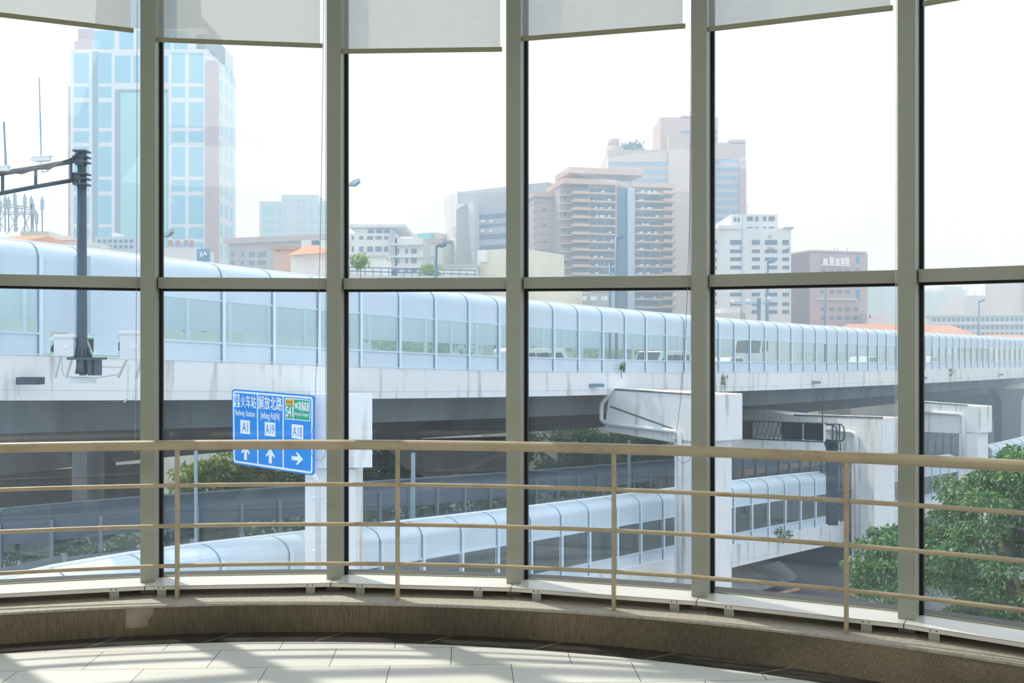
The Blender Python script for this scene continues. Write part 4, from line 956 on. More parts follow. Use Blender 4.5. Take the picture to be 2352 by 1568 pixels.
# ------------------------------------------------------------------ vehicles on the deck
def vehicle(name, label, x, d, yroof, L, Wd, Hh, ang, body, style='van', group='vehicles on the highway'):
    r = empty(name, W(x, yroof, d)); r.location.z = ZY(yroof, d) - Hh; tag(r, label, 'vehicle', group)
    R_ = Matrix.Rotation(ang, 4, 'Z'); o = r.location
    def T(a, b, c): return o + R_ @ Vector((a, b, c))
    if style == 'car': pf = [(-.5, .25), (-.49, .55), (-.36, .62), (-.26, .97), (.12, 1.0), (.26, .66), (.47, .56), (.5, .25)]; wl = [(-.33, .64), (-.24, .93), (.10, .95), (.21, .66)]
    elif style == 'truck': pf = [(-.5, .16), (-.5, 1.0), (.24, 1.0), (.26, .86), (.44, .82), (.5, .46), (.5, .16)]; wl = [(.30, .52), (.30, .78), (.43, .76), (.475, .52)]
    else: pf = [(-.5, .15), (-.5, .93), (-.45, 1.0), (.30, 1.0), (.40, .68), (.49, .5), (.5, .15)]; wl = [(-.44, .58), (-.44, .86), (.26, .88), (.36, .60)]
    pts = [T(a * L, -Wd / 2, b * Hh) for a, b in pf]; MB().prism(pts, R_ @ Vector((0, Wd, 0))).out('body', body, r, bevel=0.07)
    for s in (-1, 1):
        y = s * (Wd / 2 + 0.012)
        n = 3 if style != 'truck' else 1
        for k in range(n):
            q = []
            for a, b in wl: q.append((a, b))
            a0 = q[0][0] + (q[3][0] - q[0][0]) * (k / n) + .01; a1 = q[0][0] + (q[3][0] - q[0][0]) * ((k + 1) / n) - .01
            b0 = q[1][0] + (q[2][0] - q[1][0]) * (k / n) + .01; b1 = q[1][0] + (q[2][0] - q[1][0]) * ((k + 1) / n) - .01
            MB().prism([T(a0 * L, y, q[0][1] * Hh), T(a1 * L, y, q[3][1] * Hh), T(b1 * L, y, q[2][1] * Hh), T(b0 * L, y, q[1][1] * Hh)], R_ @ Vector((0, -s * 0.02, 0))).out('side_window', M['cglass'], r)
    wsf = {'car': ((.14, .96), (.245, .68)), 'truck': ((.45, .79), (.495, .48)), 'van': ((.315, .96), (.39, .70))}[style]
    (a, b), (c, e) = wsf
    MB().prism([T(a * L + .02, -Wd * .44, b * Hh), T(a * L + .02, Wd * .44, b * Hh), T(c * L + .02, Wd * .44, e * Hh), T(c * L + .02, -Wd * .44, e * Hh)], R_ @ Vector((0.03, 0, 0.02))).out('windscreen', M['cglass'], r)
    for a in (-.32, .33):
        for s in (-1, 1):
            c = T(a * L, s * (Wd / 2 - .08), 0.33); ax = R_ @ Vector((0, 0.1, 0)); MB().tube([c - ax, c + ax], 0.33, 14).out('wheel', M['tyre'], r)
    return r
def road_dir(x):
    a = W(x - 30, fbm(x - 30), fdm(x - 30)); b = W(x + 30, fbm(x + 30), fdm(x + 30)); return math.atan2(b.y - a.y, b.x - a.x)
vehicle('minibus', 'white minibus behind the barrier windows, centre of the highway', 1228, 55.0, 799, 4.9, 1.8, 2.05, road_dir(1225), M['white'])
vehicle('van', 'white van with yellow roof rack behind the barrier windows left of the fourth window post', 1520, 63.5, 806, 4.4, 1.8, 1.9, road_dir(1520) + math.pi, M['white'])
vehicle('truck', 'white box truck facing the camera behind the barrier windows', 1760, 80, 764, 6.5, 2.3, 3.1, road_dir(1760) + math.pi, M['white'], 'truck')
vehicle('car', 'white car ahead of the box truck, only its roof showing', 1672, 71, 820, 4.3, 1.75, 1.45, road_dir(1670), M['white'], 'car')
vehicle('car', 'white car far right behind the barrier windows next to the last window post', 2128, 106, 818, 4.3, 1.75, 1.45, road_dir(2128), M['white'], 'car')
vehicle('car', 'white car between the box truck and the last window post', 1985, 92, 818, 4.3, 1.75, 1.45, road_dir(1985), M['white'], 'car')
vehicle('car', 'mint green taxi glimpsed through the gap beside the gantry pole', 172, 35.0, 772, 4.5, 1.75, 1.5, road_dir(170), M['green_car'], 'car')
vehicle('car', 'mint green taxi glimpsed left of the larger control cabinet', 300, 40.0, 780, 4.5, 1.75, 1.5, road_dir(300), M['green_car'], 'car')

# ------------------------------------------------------------------ buildings
GZ = -15.0
class Bld:
    def __init__(s, name, label, xl, dl, xr, dr, ytop, depth, mt, root=None, cat='building', ybase=None, group=None):
        s.A = Vector((XP(xl, dl), dl, 0)); s.B = Vector((XP(xr, dr), dr, 0)); s.u = s.B - s.A
        s.n = Vector((-s.u.y, s.u.x, 0)).normalized()
        if s.n.y < 0: s.n = -s.n
        s.dref = dl; s.depth = depth
        zt = ZY(ytop, dl); zb = GZ if ybase is None else ZY(ybase, dl)
        s.root = root or thing(name, label, cat, Vector((s.A.x, s.A.y, GZ)), group)
        if depth: MB().obox(s.A + Z * zb, s.u, s.n * depth, Z * (zt - zb)).out('body', mt, s.root)
        s.nw = 0; s.extra = {}
    def at(s, x):
        k = (x - 1176) / F; q = (k * s.A.y - s.A.x) / (s.u.x - k * s.u.y); return s.A + s.u * q
    def bx(s, x0, x1, y0, y1, off, th, mt, name, ref=None):
        """box on the front face between columns x0..x1, rows y0..y1 measured at column ref"""
        a = s.at(x0); b = s.at(x1); r = s.at(ref if ref is not None else (x0 + x1) / 2)
        z0 = ZY(y0, r.y); z1 = ZY(y1, r.y)
        return MB().obox(Vector((a.x, a.y, z1)) - s.n * off, b - a, s.n * th, Z * (z0 - z1)).out(name, mt, s.root)
    def wins(s, cols, rws, mt=None, ref=None, off=0.06, name='window', th=0.1):
        mt = mt or M['win']; rest = MB()
        for (y0, y1) in rws:
            for (x0, x1) in cols:
                if s.nw < 95: s.bx(x0, x1, y0, y1, off, th, mt, name, ref); s.nw += 1
                else:
                    a = s.at(x0); b = s.at(x1); r = s.at(ref if ref is not None else (x0 + x1) / 2); z0 = ZY(y0, r.y); z1 = ZY(y1, r.y)
                    rest.obox(Vector((a.x, a.y, z1)) - s.n * off, b - a, s.n * th, Z * (z0 - z1))
        if rest.v:
            o = rest.out(name, mt, s.root); o['kind'] = 'stuff'
def seq(a, b, n, fill=0.6):
    w = (b - a) / n; return [(a + w * k + w * (1 - fill) / 2, a + w * (k + 1) - w * (1 - fill) / 2) for k in range(n)]

# blue glass tower
T1 = Bld('office_tower', 'tall hazy blue glass tower with brown corners at upper left', 162, 215, 476, 215, 113, 22, M['wframe'])
T1.bx(173, 466, 60, 113, -1.5, 22, M['wframe'], 'upper_storeys'); T1.bx(208, 446, 20, 60, -2.4, 18, M['crown'], 'crown'); T1.bx(208, 372, -260, 20, -3, 16, M['crown'], 'crown'); T1.bx(392, 432, -260, 20, -3, 6, M['crown'], 'crown'); T1.bx(446, 482, 74, 113, -1.5, 10, M['crown'], 'crown')
T1.bx(142, 163, 190, 700, -3.0, 20, M['brick'], 'corner_strip'); T1.bx(148, 166, 138, 190, -3.2, 18, M['brick'], 'corner_strip'); T1.bx(155, 170, 121, 138, -3.2, 18, M['brick'], 'corner_strip'); T1.bx(165, 205, 90, 113, -1.2, 12, M['brick'], 'corner_strip'); T1.bx(173, 207, 62, 90, -1.3, 12, M['brick'], 'corner_strip')
T1.bx(472, 495, 140, 700, 0.3, 3, M['brick'], 'corner_strip')
T1s = Bld('', '', 476, 215, 541, 237, 113, 0, None, root=T1.root)
T1s.wins([(505, 511), (517, 523), (528, 534)], [(y, y + 30) for y in range(150, 570, 46)], M['tealc'], 520)
T1.bx(264, 386, 205, 700, .05, .5, M['navy'], 'recess_frame'); T1.bx(278, 385, 214, 700, 0.3, .5, M['tealc'], 'central_glazing')
T1.bx(212, 226, 118, 700, .05, .2, M['navy'], 'recess'); T1.bx(455 - 8, 447, 118, 120, 0, .1, M['navy'], 'recess')
rws = [(122, 191), (199, 224), (235, 293), (302, 327), (337, 405), (413, 439), (449, 514), (522, 548), (556, 620)]
T1.wins([(170, 204), (225, 256), (394, 425), (434, 467)], rws, M['teal'])
T1.wins([(264, 300), (306, 320)], [(128, 190)], M['teal']); T1.wins([(322, 356), (362, 386)], [(128, 190)], M['teal'])
T1.wins([(210, 256), (268, 300), (310, 350), (362, 386), (394, 425)], [(66, 111)], M['teal'], off=-1.4)

b = Bld('office_building', 'pale blue office block right of the tower, behind the low pink building', 596, 262, 760, 262, 462, 22, M['bblue'])
b.bx(644, 729, 446, 463, -1, 18, M['bblue'], 'upper_storey'); b.wins([(605, 629), (639, 645), (713, 719), (730, 750)], [(473, 497), (504, 515), (522, 534)], M['tealc'])
b.wins([(651, 655), (683, 688), (695, 700)], [(456, 463), (472, 479), (487, 494), (504, 512), (523, 530)], M['tealc'])
b = Bld('low_building', 'long low pinkish grey building with a flat pink roof edge', 525, 182, 745, 175, 556, 16, M['pinkd'])
b.bx(520, 750, 543, 556, .8, 17, M['pinkd'], 'roof_edge'); b.wins([(531 + 23 * k, 537 + 23 * k) for k in range(3)] + [(572, 585), (592, 611)], [(578, 590), (598, 608), (616, 626)])
b = Bld('small_building', 'dark blue-grey low rooftop building in front of the tower', 218, 150, 312, 150, 543, 10, M['bblue'])
b.wins(seq(222, 308, 7), [(550, 557), (563, 570)])
o = b.bx(252, 262, 533, 543, -1, 3, M['white'], 'rooftop_tank')
b = Bld('small_building', 'hazy shop building with pink rooftop lettering in front of the tower', 372, 150, 455, 150, 568, 8, M['bwhite'])
for x0 in (388, 405, 424, 437): b.bx(x0, x0 + 9, 552, 566, .3, .3, M['brick'], 'roof_letter')
o = MB().obox(W(452, 600, 130), (XP(481, 130) - XP(452, 130), 0, 0), (0, .5, 0), Z * (ZY(571, 130) - ZY(600, 130))).out('billboard', M['winb']); MB().obox(W(464, 600, 130.2), (.4, 0, 0), (0, .4, 0), Z * (GZ - ZY(600, 130))).out('billboard_post', M['steel_b'], o); tag(o, 'blue billboard below the right corner of the tower', 'billboard')
o2 = MB(); o2.tube([W(460, 590, 129.6), W(463, 580, 129.6), W(466, 588, 129.6), W(470, 579, 129.6), W(474, 586, 129.6)], .15, 5); o2.out('white_mark', M['white'], o)
b = Bld('small_building', 'peach building with a flat tiled roof behind the hipped roof house', 628, 125, 690, 125, 572, 10, M['peach'])
b.bx(624, 692, 567, 573, .6, 11, M['terra'], 'roof_edge'); b.wins([(637, 641)], [(574, 578)])
# hipped roof house
b = Bld('house', 'white walled house with a terracotta hipped roof left of the second window post', 668, 100, 752, 96, 586, 8, M['bwhite'])
e = [W(660, 586, 99), W(744, 580, 94), W(764, 578, 106), W(690, 584, 108)]; ap = W(706, 562, 101); ap2 = W(722, 563, 103)
m = MB(); n0 = [e[0], e[1], ap, ap2, e[2], e[3]]; m.v += n0; m.f += [(0, 1, 2), (1, 3, 2), (1, 4, 3), (4, 5, 3), (5, 0, 2, 3), (0, 5, 4, 1)]; m.out('hipped_roof', M['terra'], b.root)
b = Bld('small_building', 'white rooftop stair house behind the terracotta hipped roof', 692, 118, 752, 118, 551, 6, M['bwhite']); b.wins([(716, 734)], [(552, 562)])

b = Bld('apartment_block', 'white apartment block with penthouse right of the second window post', 803, 150, 912, 150, 536, 14, M['bwhite'])
b.bx(812, 898, 522, 537, -1.5, 10, M['bwhite'], 'penthouse'); b.bx(800, 930, 514, 521, -.5, 13, M['bwhite'], 'penthouse_roof')
b.bx(898, 972, 547, 680, 0, 14, M['bwhite'], 'right_wing'); b.bx(897, 908, 532, 620, .4, 1, M['bgrey'], 'stair_tower')
b.wins([(842, 855), (862, 874), (880, 892)], [(524, 533)], off=-1.4); b.wins([(808, 813), (825, 835), (843, 857), (862, 877), (882, 892)], [(542, 550), (566, 578), (592, 604), (616, 628)], M['win'])
b.wins([(913, 917), (931, 937), (945, 957)], [(571, 582), (593, 604), (616, 627), (640, 652)], M['win'], off=.1)
for y in (560, 588, 612): b.bx(899, 972, y, y + 4, .8, 1, M['bwhite'], 'balcony')
b = Bld('apartment_block', 'beige stepped apartment block behind the white one, left of the grey high-rise', 926, 172, 1018, 168, 556, 16, M['cream'])
b.bx(926, 980, 531, 556, -3, 10, M['cream'], 'upper_storey'); b.wins([(975, 996)], [(588, 597), (606, 614)], M['tealc']); b.bx(970, 1018, 550, 560, .3, 6, M['pinkd'], 'roof_edge')
b.bx(945, 975, 533, 547, -2, 6, M['tealc'], 'roof_trellis')
# grey high-rise with angled wing
b = Bld('office_tower', 'grey high-rise with slanted white wing and dark window bands in the middle', 1020, 176, 1051, 168, 455, 14, M['bwhite'])
b2 = Bld('', '', 1051, 168, 1258, 158, 441, 20, M['bgrey'], root=b.root)
b2.bx(1061, 1100, 470, 700, 1.6, 1.6, M['bwhite'], 'slanted_wing')
wg = MB().prism([b2.at(1061) + Z * ZY(486, 168) - b2.n * 1.6, b2.at(1087) + Z * ZY(470, 167) - b2.n * 1.6, b2.at(1101) + Z * ZY(502, 166) - b2.n * 1.6, b2.at(1101) + Z * ZY(660, 166) - b2.n * 1.6, b2.at(1061) + Z * ZY(660, 168) - b2.n * 1.6], b2.n * 1.6).out('slanted_wing', M['bwhite'], b.root)
b2.bx(1051, 1060, 475, 600, .1, .3, M['win'], 'window_slot'); b2.bx(1049, 1062, 522, 545, 1.2, 2, M['bwhite'], 'balcony')
b2.wins([(1102, 1166), (1204, 1236)], [(491, 502), (514, 521), (537, 549), (562, 573), (588, 599), (614, 625)], M['win'])
b2.wins([(1108, 1118), (1128, 1136)], [(505, 511), (528, 533)], M['bwhite'], off=.5, name='air_conditioner')
MB().prism([b2.at(1236) + Z * ZY(484, 160) - b2.n * 1, b2.at(1258) + Z * ZY(510, 158) - b2.n * 1, b2.at(1258) + Z * ZY(660, 158) - b2.n * 1, b2.at(1252) + Z * ZY(660, 158) - b2.n * 1, b2.at(1252) + Z * ZY(520, 158) - b2.n * 1], b2.n * 1).out('slanted_wing', M['bwhite'], b.root)
# white/cream blocks in front
b = Bld('small_building', 'cream windowless block below the grey high-rise', 1096, 112, 1192, 109, 575, 10, M['cream']); b.bx(1192, 1272, 664, 720, -.5, 9, M['cream'], 'lower_wing'); b.bx(1104, 1121, 575, 602, .5, .6, M['bwhite'], 'vent_shaft')
b = Bld('small_building', 'white rooftop shack with stained wall left of the cream block', 1006, 110, 1096, 110, 612, 6, M['bwhite']); b.bx(1003, 1097, 608, 613, .6, 7, M['bgrey'], 'roof_edge')
b = Bld('small_building', 'stained white rooftop shed under the white apartment block', 795, 98, 882, 98, 590, 6, M['bwhite']); b.bx(793, 884, 586, 591, .5, 7, M['bgrey'], 'roof_edge')
# rooftop terrace parapet with fence
b = Bld('roof_terrace', 'pale rooftop terrace with a thin dark fence behind the highway barrier', 560, 88, 1105, 88, 633, 8, M['bwhite'], cat='terrace')
for y in (613, 622): 
    a = b.at(800); c = b.at(1095); MB().tube([Vector((a.x, a.y, ZY(y, 88))), Vector((c.x, c.y, ZY(y + 8, 88)))], .05, 5).out('fence_rail', M['steel_b'], b.root)
for x in range(802, 1096, 18): b.bx(x, x + 1.5, 613 + (x - 802) * .027, 634, 0, .08, M['steel_b'], 'fence_post')

# pink residential tower group
b = Bld('apartment_tower', 'brownish pink apartment tower with stacked balconies and flat roof canopy right of centre', 1350, 148, 1545, 151, 413, 10, M['resid'])
b.bx(1292, 1352, 412, 760, -1.5, 8, M['pinkd'], 'left_wing'); b.bx(1246, 1296, 430, 760, -5, 5, M['pinkd'], 'far_wing')
b.bx(1243, 1298, 430, 441, -4.4, 6, M['pink'], 'roof_edge'); b.bx(1290, 1414, 413, 425, .8, 9, M['pink'], 'roof_edge'); b.bx(1412, 1450, 424, 430, -1, 3, M['pink'], 'roof_edge'); b.bx(1448, 1547, 421, 432, .8, 9, M['pink'], 'roof_edge')
b.bx(1340, 1462, 396, 416, -4, 8, M['bgrey'], 'penthouse'); b.bx(1312, 1484, 384, 397, -1, 8, M['pink'], 'roof_canopy')
b.bx(1412, 1456, 432, 760, .05, .4, M['navy'], 'stair_recess'); b.bx(1411, 1414, 425, 760, .5, .6, M['pink'], 'edge_strip'); b.bx(1440, 1456, 432, 760, .45, .5, M['bblue'], 'stair_panel')
for k in range(16):
    y = 432 + k * 18.6
    b.bx(1352, 1412, y + 13, y + 15.5, 1.0, 1.2, M['slab'], 'floor_slab', 1380); b.bx(1456, 1546, y + 13, y + 15.5, 1.0, 1.2, M['slab'], 'floor_slab', 1500)
    b.bx(1314, 1351, y + 8, y + 15, .9, 1.6, M['pink'], 'balcony', 1330); b.bx(1518, 1546, y + 8, y + 15, 1.2, 1.6, M['pink'], 'balcony', 1530)
    b.bx(1290, 1316, y + 13, y + 15, -.8, 1, M['slab'], 'floor_slab', 1300)
    b.wins([(1317, 1349)], [(y, y + 7)], M['win'], off=.2)
    b.wins([(1356, 1368), (1374, 1386), (1392, 1408), (1460, 1474), (1480, 1494), (1498, 1512), (1520, 1543)], [(y + 1, y + 8)], M['win'], off=.15)
    b.bx(1244, 1294, y + 22, y + 24, -5, 1, M['slab'], 'floor_slab', 1260)
random.seed(7)
for k in range(60):
    x = random.choice([1362, 1377, 1396, 1468, 1484, 1500]) + random.uniform(-4, 4); y = 440 + 18.6 * random.randint(0, 13)
    b.bx(x, x + 5, y, y + 4, .9, .8, M['bwhite'], 'air_conditioner')
for k in range(18):
    y = 448 + 18.6 * (k % 14); x = 1268 if k % 2 else 1302
    b.bx(x, x + 4, y, y + 7, -4.9 if x < 1290 else -1.2, .3, M['win'], 'window')
# tall pink tower behind
b = Bld('office_tower', 'tallest pink tower with blue window bands behind the apartment tower', 1397, 212, 1712, 212, 372, 18, M['pinkd'])
b.bx(1397, 1532, 345, 372, .3, 18, M['pink'], 'parapet_wall')
c_ = b.at(1413) + b.n * 3; MB().tube([Vector((c_.x, c_.y, GZ)), Vector((c_.x, c_.y, ZY(330, 212)))], 1.75, 18).out('round_stair_tower', M['pink'], b.root, smooth=True)
MB().tube([Vector((c_.x, c_.y, ZY(330, 212))), Vector((c_.x, c_.y, ZY(314, 212)))], 1.25, 18).out('round_stair_tower', M['pink'], b.root, smooth=True)
b.bx(1522, 1656, 262, 380, -3, 12, M['pink'], 'upper_shaft'); b.bx(1570, 1600, 258, 264, -3, 10, M['pink'], 'upper_shaft'); b.bx(1534, 1580, 310, 760, 1.6, 3, M['pink'], 'pilaster')
b.bx(1632, 1712, 328, 372, .2, 16, M['pink'], 'parapet_wall'); b.bx(1676, 1712, 321, 330, .2, 8, M['pink'], 'parapet_wall'); b.bx(1698, 1712, 372, 760, .8, 3, M['brick'], 'corner_strip')
for k in range(14):
    y = 372 + k * 19
    b.wins([(1403 + 13 * q, 1414 + 13 * q) for q in range(10)], [(y, y + 8)], M['winb'], off=.2)
    b.wins([(1584 + 0, 1590), (1636, 1650), (1652, 1666), (1668, 1682), (1684, 1697)], [(y - 6, y + 2)], M['winb'], off=.25)
b.wins([(1570, 1590), (1636, 1652)], [(294, 301), (308, 315)], M['winb'], off=-2.8)
for x in (1546, 1552, 1560): b.bx(x, x + .8, 250 + (x % 5), 262, -5, .2, M['steel_p'], 'antenna')
# white apartment block
b = Bld('apartment_block', 'white apartment block with dark windows just right of the fourth window post', 1638, 136, 1817, 136, 524, 16, M['bwhite'])
b.bx(1683, 1791, 490, 524, -1, 12, M['bwhite'], 'upper_storeys'); b.bx(1650, 1702, 518, 526, .3, 5, M['bwhite'], 'roof_edge'); b.bx(1703, 1706, 490, 760, .15, .4, M['bblue'], 'corner_strip')
b.wins([(1689, 1694), (1698, 1702)], [(497, 507)], off=-.9); b.wins([(1720, 1733), (1739, 1746), (1757, 1764), (1770, 1783)], [(495, 505), (519, 527)], off=-.9)
b.wins([(1677, 1704), (1727, 1745), (1757, 1785), (1797, 1812)], [(551, 562), (573, 581), (591, 599), (610, 618), (632, 640), (652, 660), (672, 680), (694, 702), (712, 720)])
b.wins([(1642, 1646)], [(552, 560), (572, 580), (592, 600), (611, 619), (632, 640), (652, 660), (672, 680), (691, 699)])
b.bx(1800, 1822, 522, 525, .5, 4, M['bgrey'], 'roof_canopy'); b.bx(1728, 1729, 458, 490, -3, .2, M['steel_p'], 'antenna')
for x, y in ((1765, 540), (1772, 568), (1700, 566), (1808, 569), (1763, 568)): b.bx(x, x + 5, y, y + 4, .5, .7, M['bgrey'], 'air_conditioner')
b = Bld('low_building', 'low pink building with rooftop plant below the white apartment block', 1632, 110, 1712, 110, 719, 8, M['pinkd']); b.bx(1660, 1706, 707, 719, -1, 4, M['bwhite'], 'rooftop_plant')
# pink office
b = Bld('office_building', 'dusky pink office building with rooftop lettering right of the white apartment block', 1860, 150, 1993, 153, 580, 18, M['pinkd'])
b.bx(1860, 1990, 576, 581, .1, 18, M['pinkd'], 'roof_edge')
A = b.A; pl_ = Vector((XP(1782, 166), 166, 0))
MB().prism([Vector((pl_.x, pl_.y, GZ)), Vector((A.x, A.y, GZ)), Vector((A.x, A.y, ZY(580, 150))), Vector((pl_.x, pl_.y, ZY(592, 160)))], b.n * 5).out('left_flank', M['pinkd'], b.root)
b.wins([(1886, 1897), (1905, 1915), (1923, 1934), (1941, 1952)], [(619, 624), (666, 673), (706, 714), (726, 734)]); b.wins([(1966, 1974)], [(588, 604), (616, 624), (664, 690)], M['winb'])
b.wins([(1960, 1970)], [(706, 714), (726, 734)]); b.bx(1874, 1966, 686, 688.5, .5, .6, M['bwhite'], 'ledge')
for x0, h in ((1887, 14), (1901, 17), (1914, 14), (1926, 15), (1936, 16)): b.bx(x0, x0 + 9, 608 - h, 608, .6, .4, M['white'], 'roof_letter')
b.bx(1884, 1948, 608, 611, .5, .5, M['white'], 'letter_rail')
fl = Bld('', '', 1782, 166, 1860, 150, 592, 0, None, root=b.root)
fl.wins([(1798, 1820), (1832, 1852)], [(591, 607)], M['win'], 1826); fl.wins([(1789, 1793), (1802, 1811), (1817, 1819)], [(667, 674), (687, 694), (706, 714), (726, 734)], M['win'], 1826); fl.wins([(1835, 1843), (1848, 1858)], [(619, 624), (665, 672), (685, 692), (705, 713), (726, 734)], M['win'], 1826)
for x in (1952, 1960, 1983): b.bx(x, x + .8, 563, 578, -4, .2, M['steel_p'], 'antenna')
# pale distant towers
b = Bld('office_tower', 'pale blue distant tower pair between the pink office and the last window post', 1993, 300, 2062, 300, 648, 20, M['bblue']); b.wins(seq(1996, 2030, 6), [(y, y + 5) for y in range(656, 740, 9)], M['tealc'])
b = Bld('small_building', 'white cube building above the barrier left of the last window post', 1992, 150, 2044, 150, 720, 10, M['bwhite']); b.wins([(1996, 2000)], [(723, 730)])
b = Bld('office_tower', 'hazy pale tower with tall window strips right of the last window post', 2096, 330, 2168, 330, 668, 20, M['bblue']); b.wins(seq(2110, 2166, 8), [(y, y + 6) for y in range(674, 722, 9)], M['tealc'])
b = Bld('office_tower', 'hazy stepped tower in the far right background', 2164, 340, 2216, 340, 664, 20, M['bblue']); b.bx(2172, 2212, 656, 664, -1, 16, M['bblue'], 'upper_storey'); b.wins(seq(2166, 2214, 6), [(y, y + 5) for y in range(670, 716, 9)], M['bgrey'])
b = Bld('apartment_block', 'hazy pinkish block with roof antennas in the far right background', 2214, 300, 2300, 300, 690, 18, M['pinkd']); b.bx(2222, 2280, 678, 690, -1, 12, M['pinkd'], 'upper_storey')
for x in (2228, 2232, 2250, 2268): b.bx(x, x + .8, 668 - (x % 7), 680, -3, .3, M['steel_p'], 'antenna')
b = Bld('apartment_block', 'hazy low blue-grey block at the right picture edge', 2294, 290, 2400, 290, 706, 18, M['bblue']); b.bx(2318, 2352, 700, 706, -1, 10, M['bblue'], 'upper_storey')
b = Bld('office_tower', 'sliver of a pink tower at the extreme right edge', 2345, 240, 2400, 240, 640, 18, M['pinkd']); b.wins([(2347, 2350)], [(y, y + 5) for y in range(650, 760, 12)])
b = Bld('school_building', 'long grey white three-storey building with window rows at right', 2128, 190, 2420, 186, 722, 14, M['bwhite']); b.bx(2126, 2420, 720, 725, .8, 15, M['bwhite'], 'roof_edge'); b.wins(seq(2140, 2352, 19, .62), [(730, 738), (748, 756), (763, 769)], M['win'], 2240); b.bx(2140, 2352, 740, 745, 1, 1, M['bwhite'], 'balcony')
def roofhouse(xl, xr, ye, yr, d, label):
    r = thing('tiled_roof_house', label, 'house', W((xl + xr) / 2, ye, d)); w = XP(xr, d) - XP(xl, d)
    e = [W(xl, ye, d), W(xr, ye, d), W(xr, ye, d) + Vector((0, 12, 0)), W(xl, ye, d) + Vector((0, 12, 0))]; z = ZY(yr, d)
    h1 = Vector((e[0].x + w * .18, d + 6, z)); h2 = Vector((e[1].x - w * .18, d + 6, z)); m = MB(); m.v += e + [h1, h2]; m.f += [(0, 1, 5, 4), (1, 2, 5), (2, 3, 4, 5), (3, 0, 4), (0, 3, 2, 1)]
    m.out('tiled_roof', M['terra'], r); MB().obox(Vector((e[0].x + .4, d + .5, GZ)), (w - .8, 0, 0), (0, 11, 0), Z * (e[0].z - GZ)).out('body', M['cream'], r)
roofhouse(-60, 62, 551, 524, 88, 'house with orange hipped roof at the left edge above the barrier')
roofhouse(1700, 1752, 742, 733, 135, 'low orange roof behind the highway left of the pink office')
roofhouse(1900, 1958, 756, 744, 140, 'small orange roof below the pink office building')
roofhouse(1950, 2130, 768, 741, 135, 'wide orange roof crossing behind the last window post')
roofhouse(2095, 2250, 771, 744, 150, 'orange roof with dormer below the long grey white building')
roofhouse(2296, 2400, 776, 767, 140, 'low orange roof at the right picture edge')
b = Bld('rooftop_block', 'beige rooftop block with railing behind the antenna mast at left', 48, 100, 112, 100, 531, 8, M['cream']); b.bx(52, 175, 546, 552, .3, 9, M['bwhite'], 'roof_edge'); b.bx(112, 178, 552, 600, 0, 8, M['bwhite'], 'wing')
am = thing('antenna_mast', 'round lattice antenna platform bristling with aerials at the left edge', 'antenna', W(30, 530, 99)); dm = 99.5
m = MB()
for y in (478, 483): m.tube([Vector((XP(12 + 60 * math.cos(a / 6 * math.pi), dm), dm + 3 * math.sin(a / 6 * math.pi), ZY(y, dm))) for a in range(13)], .06, 5)
m.out('platform_ring', M['steel_p'], am)
for k in range(12):
    a = k / 12 * 2 * math.pi; p = Vector((XP(12 + 60 * math.cos(a), dm), dm + 3 * math.sin(a), ZY(480, dm))); q = Vector((XP(12 + 55 * math.cos(a + .5), dm), dm + 3 * math.sin(a + .5), ZY(530, dm)))
    MB().tube([p, q], .05, 5).out('lattice', M['steel_p'], am)
for x, y0 in ((12, 448), (20, 452), (34, 440), (38, 468), (57, 446), (72, 450), (76, 462), (84, 484), (0, 455), (97, 452)): 
    MB().tube([W(x, 532, dm - 1), W(x - .5, y0, dm - 1)], .06, 5).out('aerial', M['steel_b'], am); MB().cbox(W(x, y0 + 18, dm - 1.1), (.28, 0, 0), (0, .2, 0), (0, 0, 1.0)).out('aerial_panel', M['steel_p'], am)
# buildings glimpsed low, through the barrier windows
b = Bld('warehouse', 'long cream and green building glimpsed through the barrier windows', 350, 92, 1700, 100, 712, 10, M['cream']); b.wins([(x, x + 12) for x in range(420, 1690, 42)], [(745, 762), (790, 806)], M['win'])
b = Bld('warehouse', 'long cream wall with orange roof glimpsed through the right barrier windows', 1660, 128, 2420, 150, 803, 10, M['cream'], ybase=870); b.bx(1670, 2330, 786, 802, .5, 11, M['terra'], 'tiled_roof', 1900)
b = Bld('market_hall', 'low terracotta coloured hall glimpsed below the dark sign gantry', 1640, 125, 1870, 130, 1016, 8, M['terra']); b.wins([(1650, 1700), (1760, 1790)], [(1060, 1084)], M['winb'])

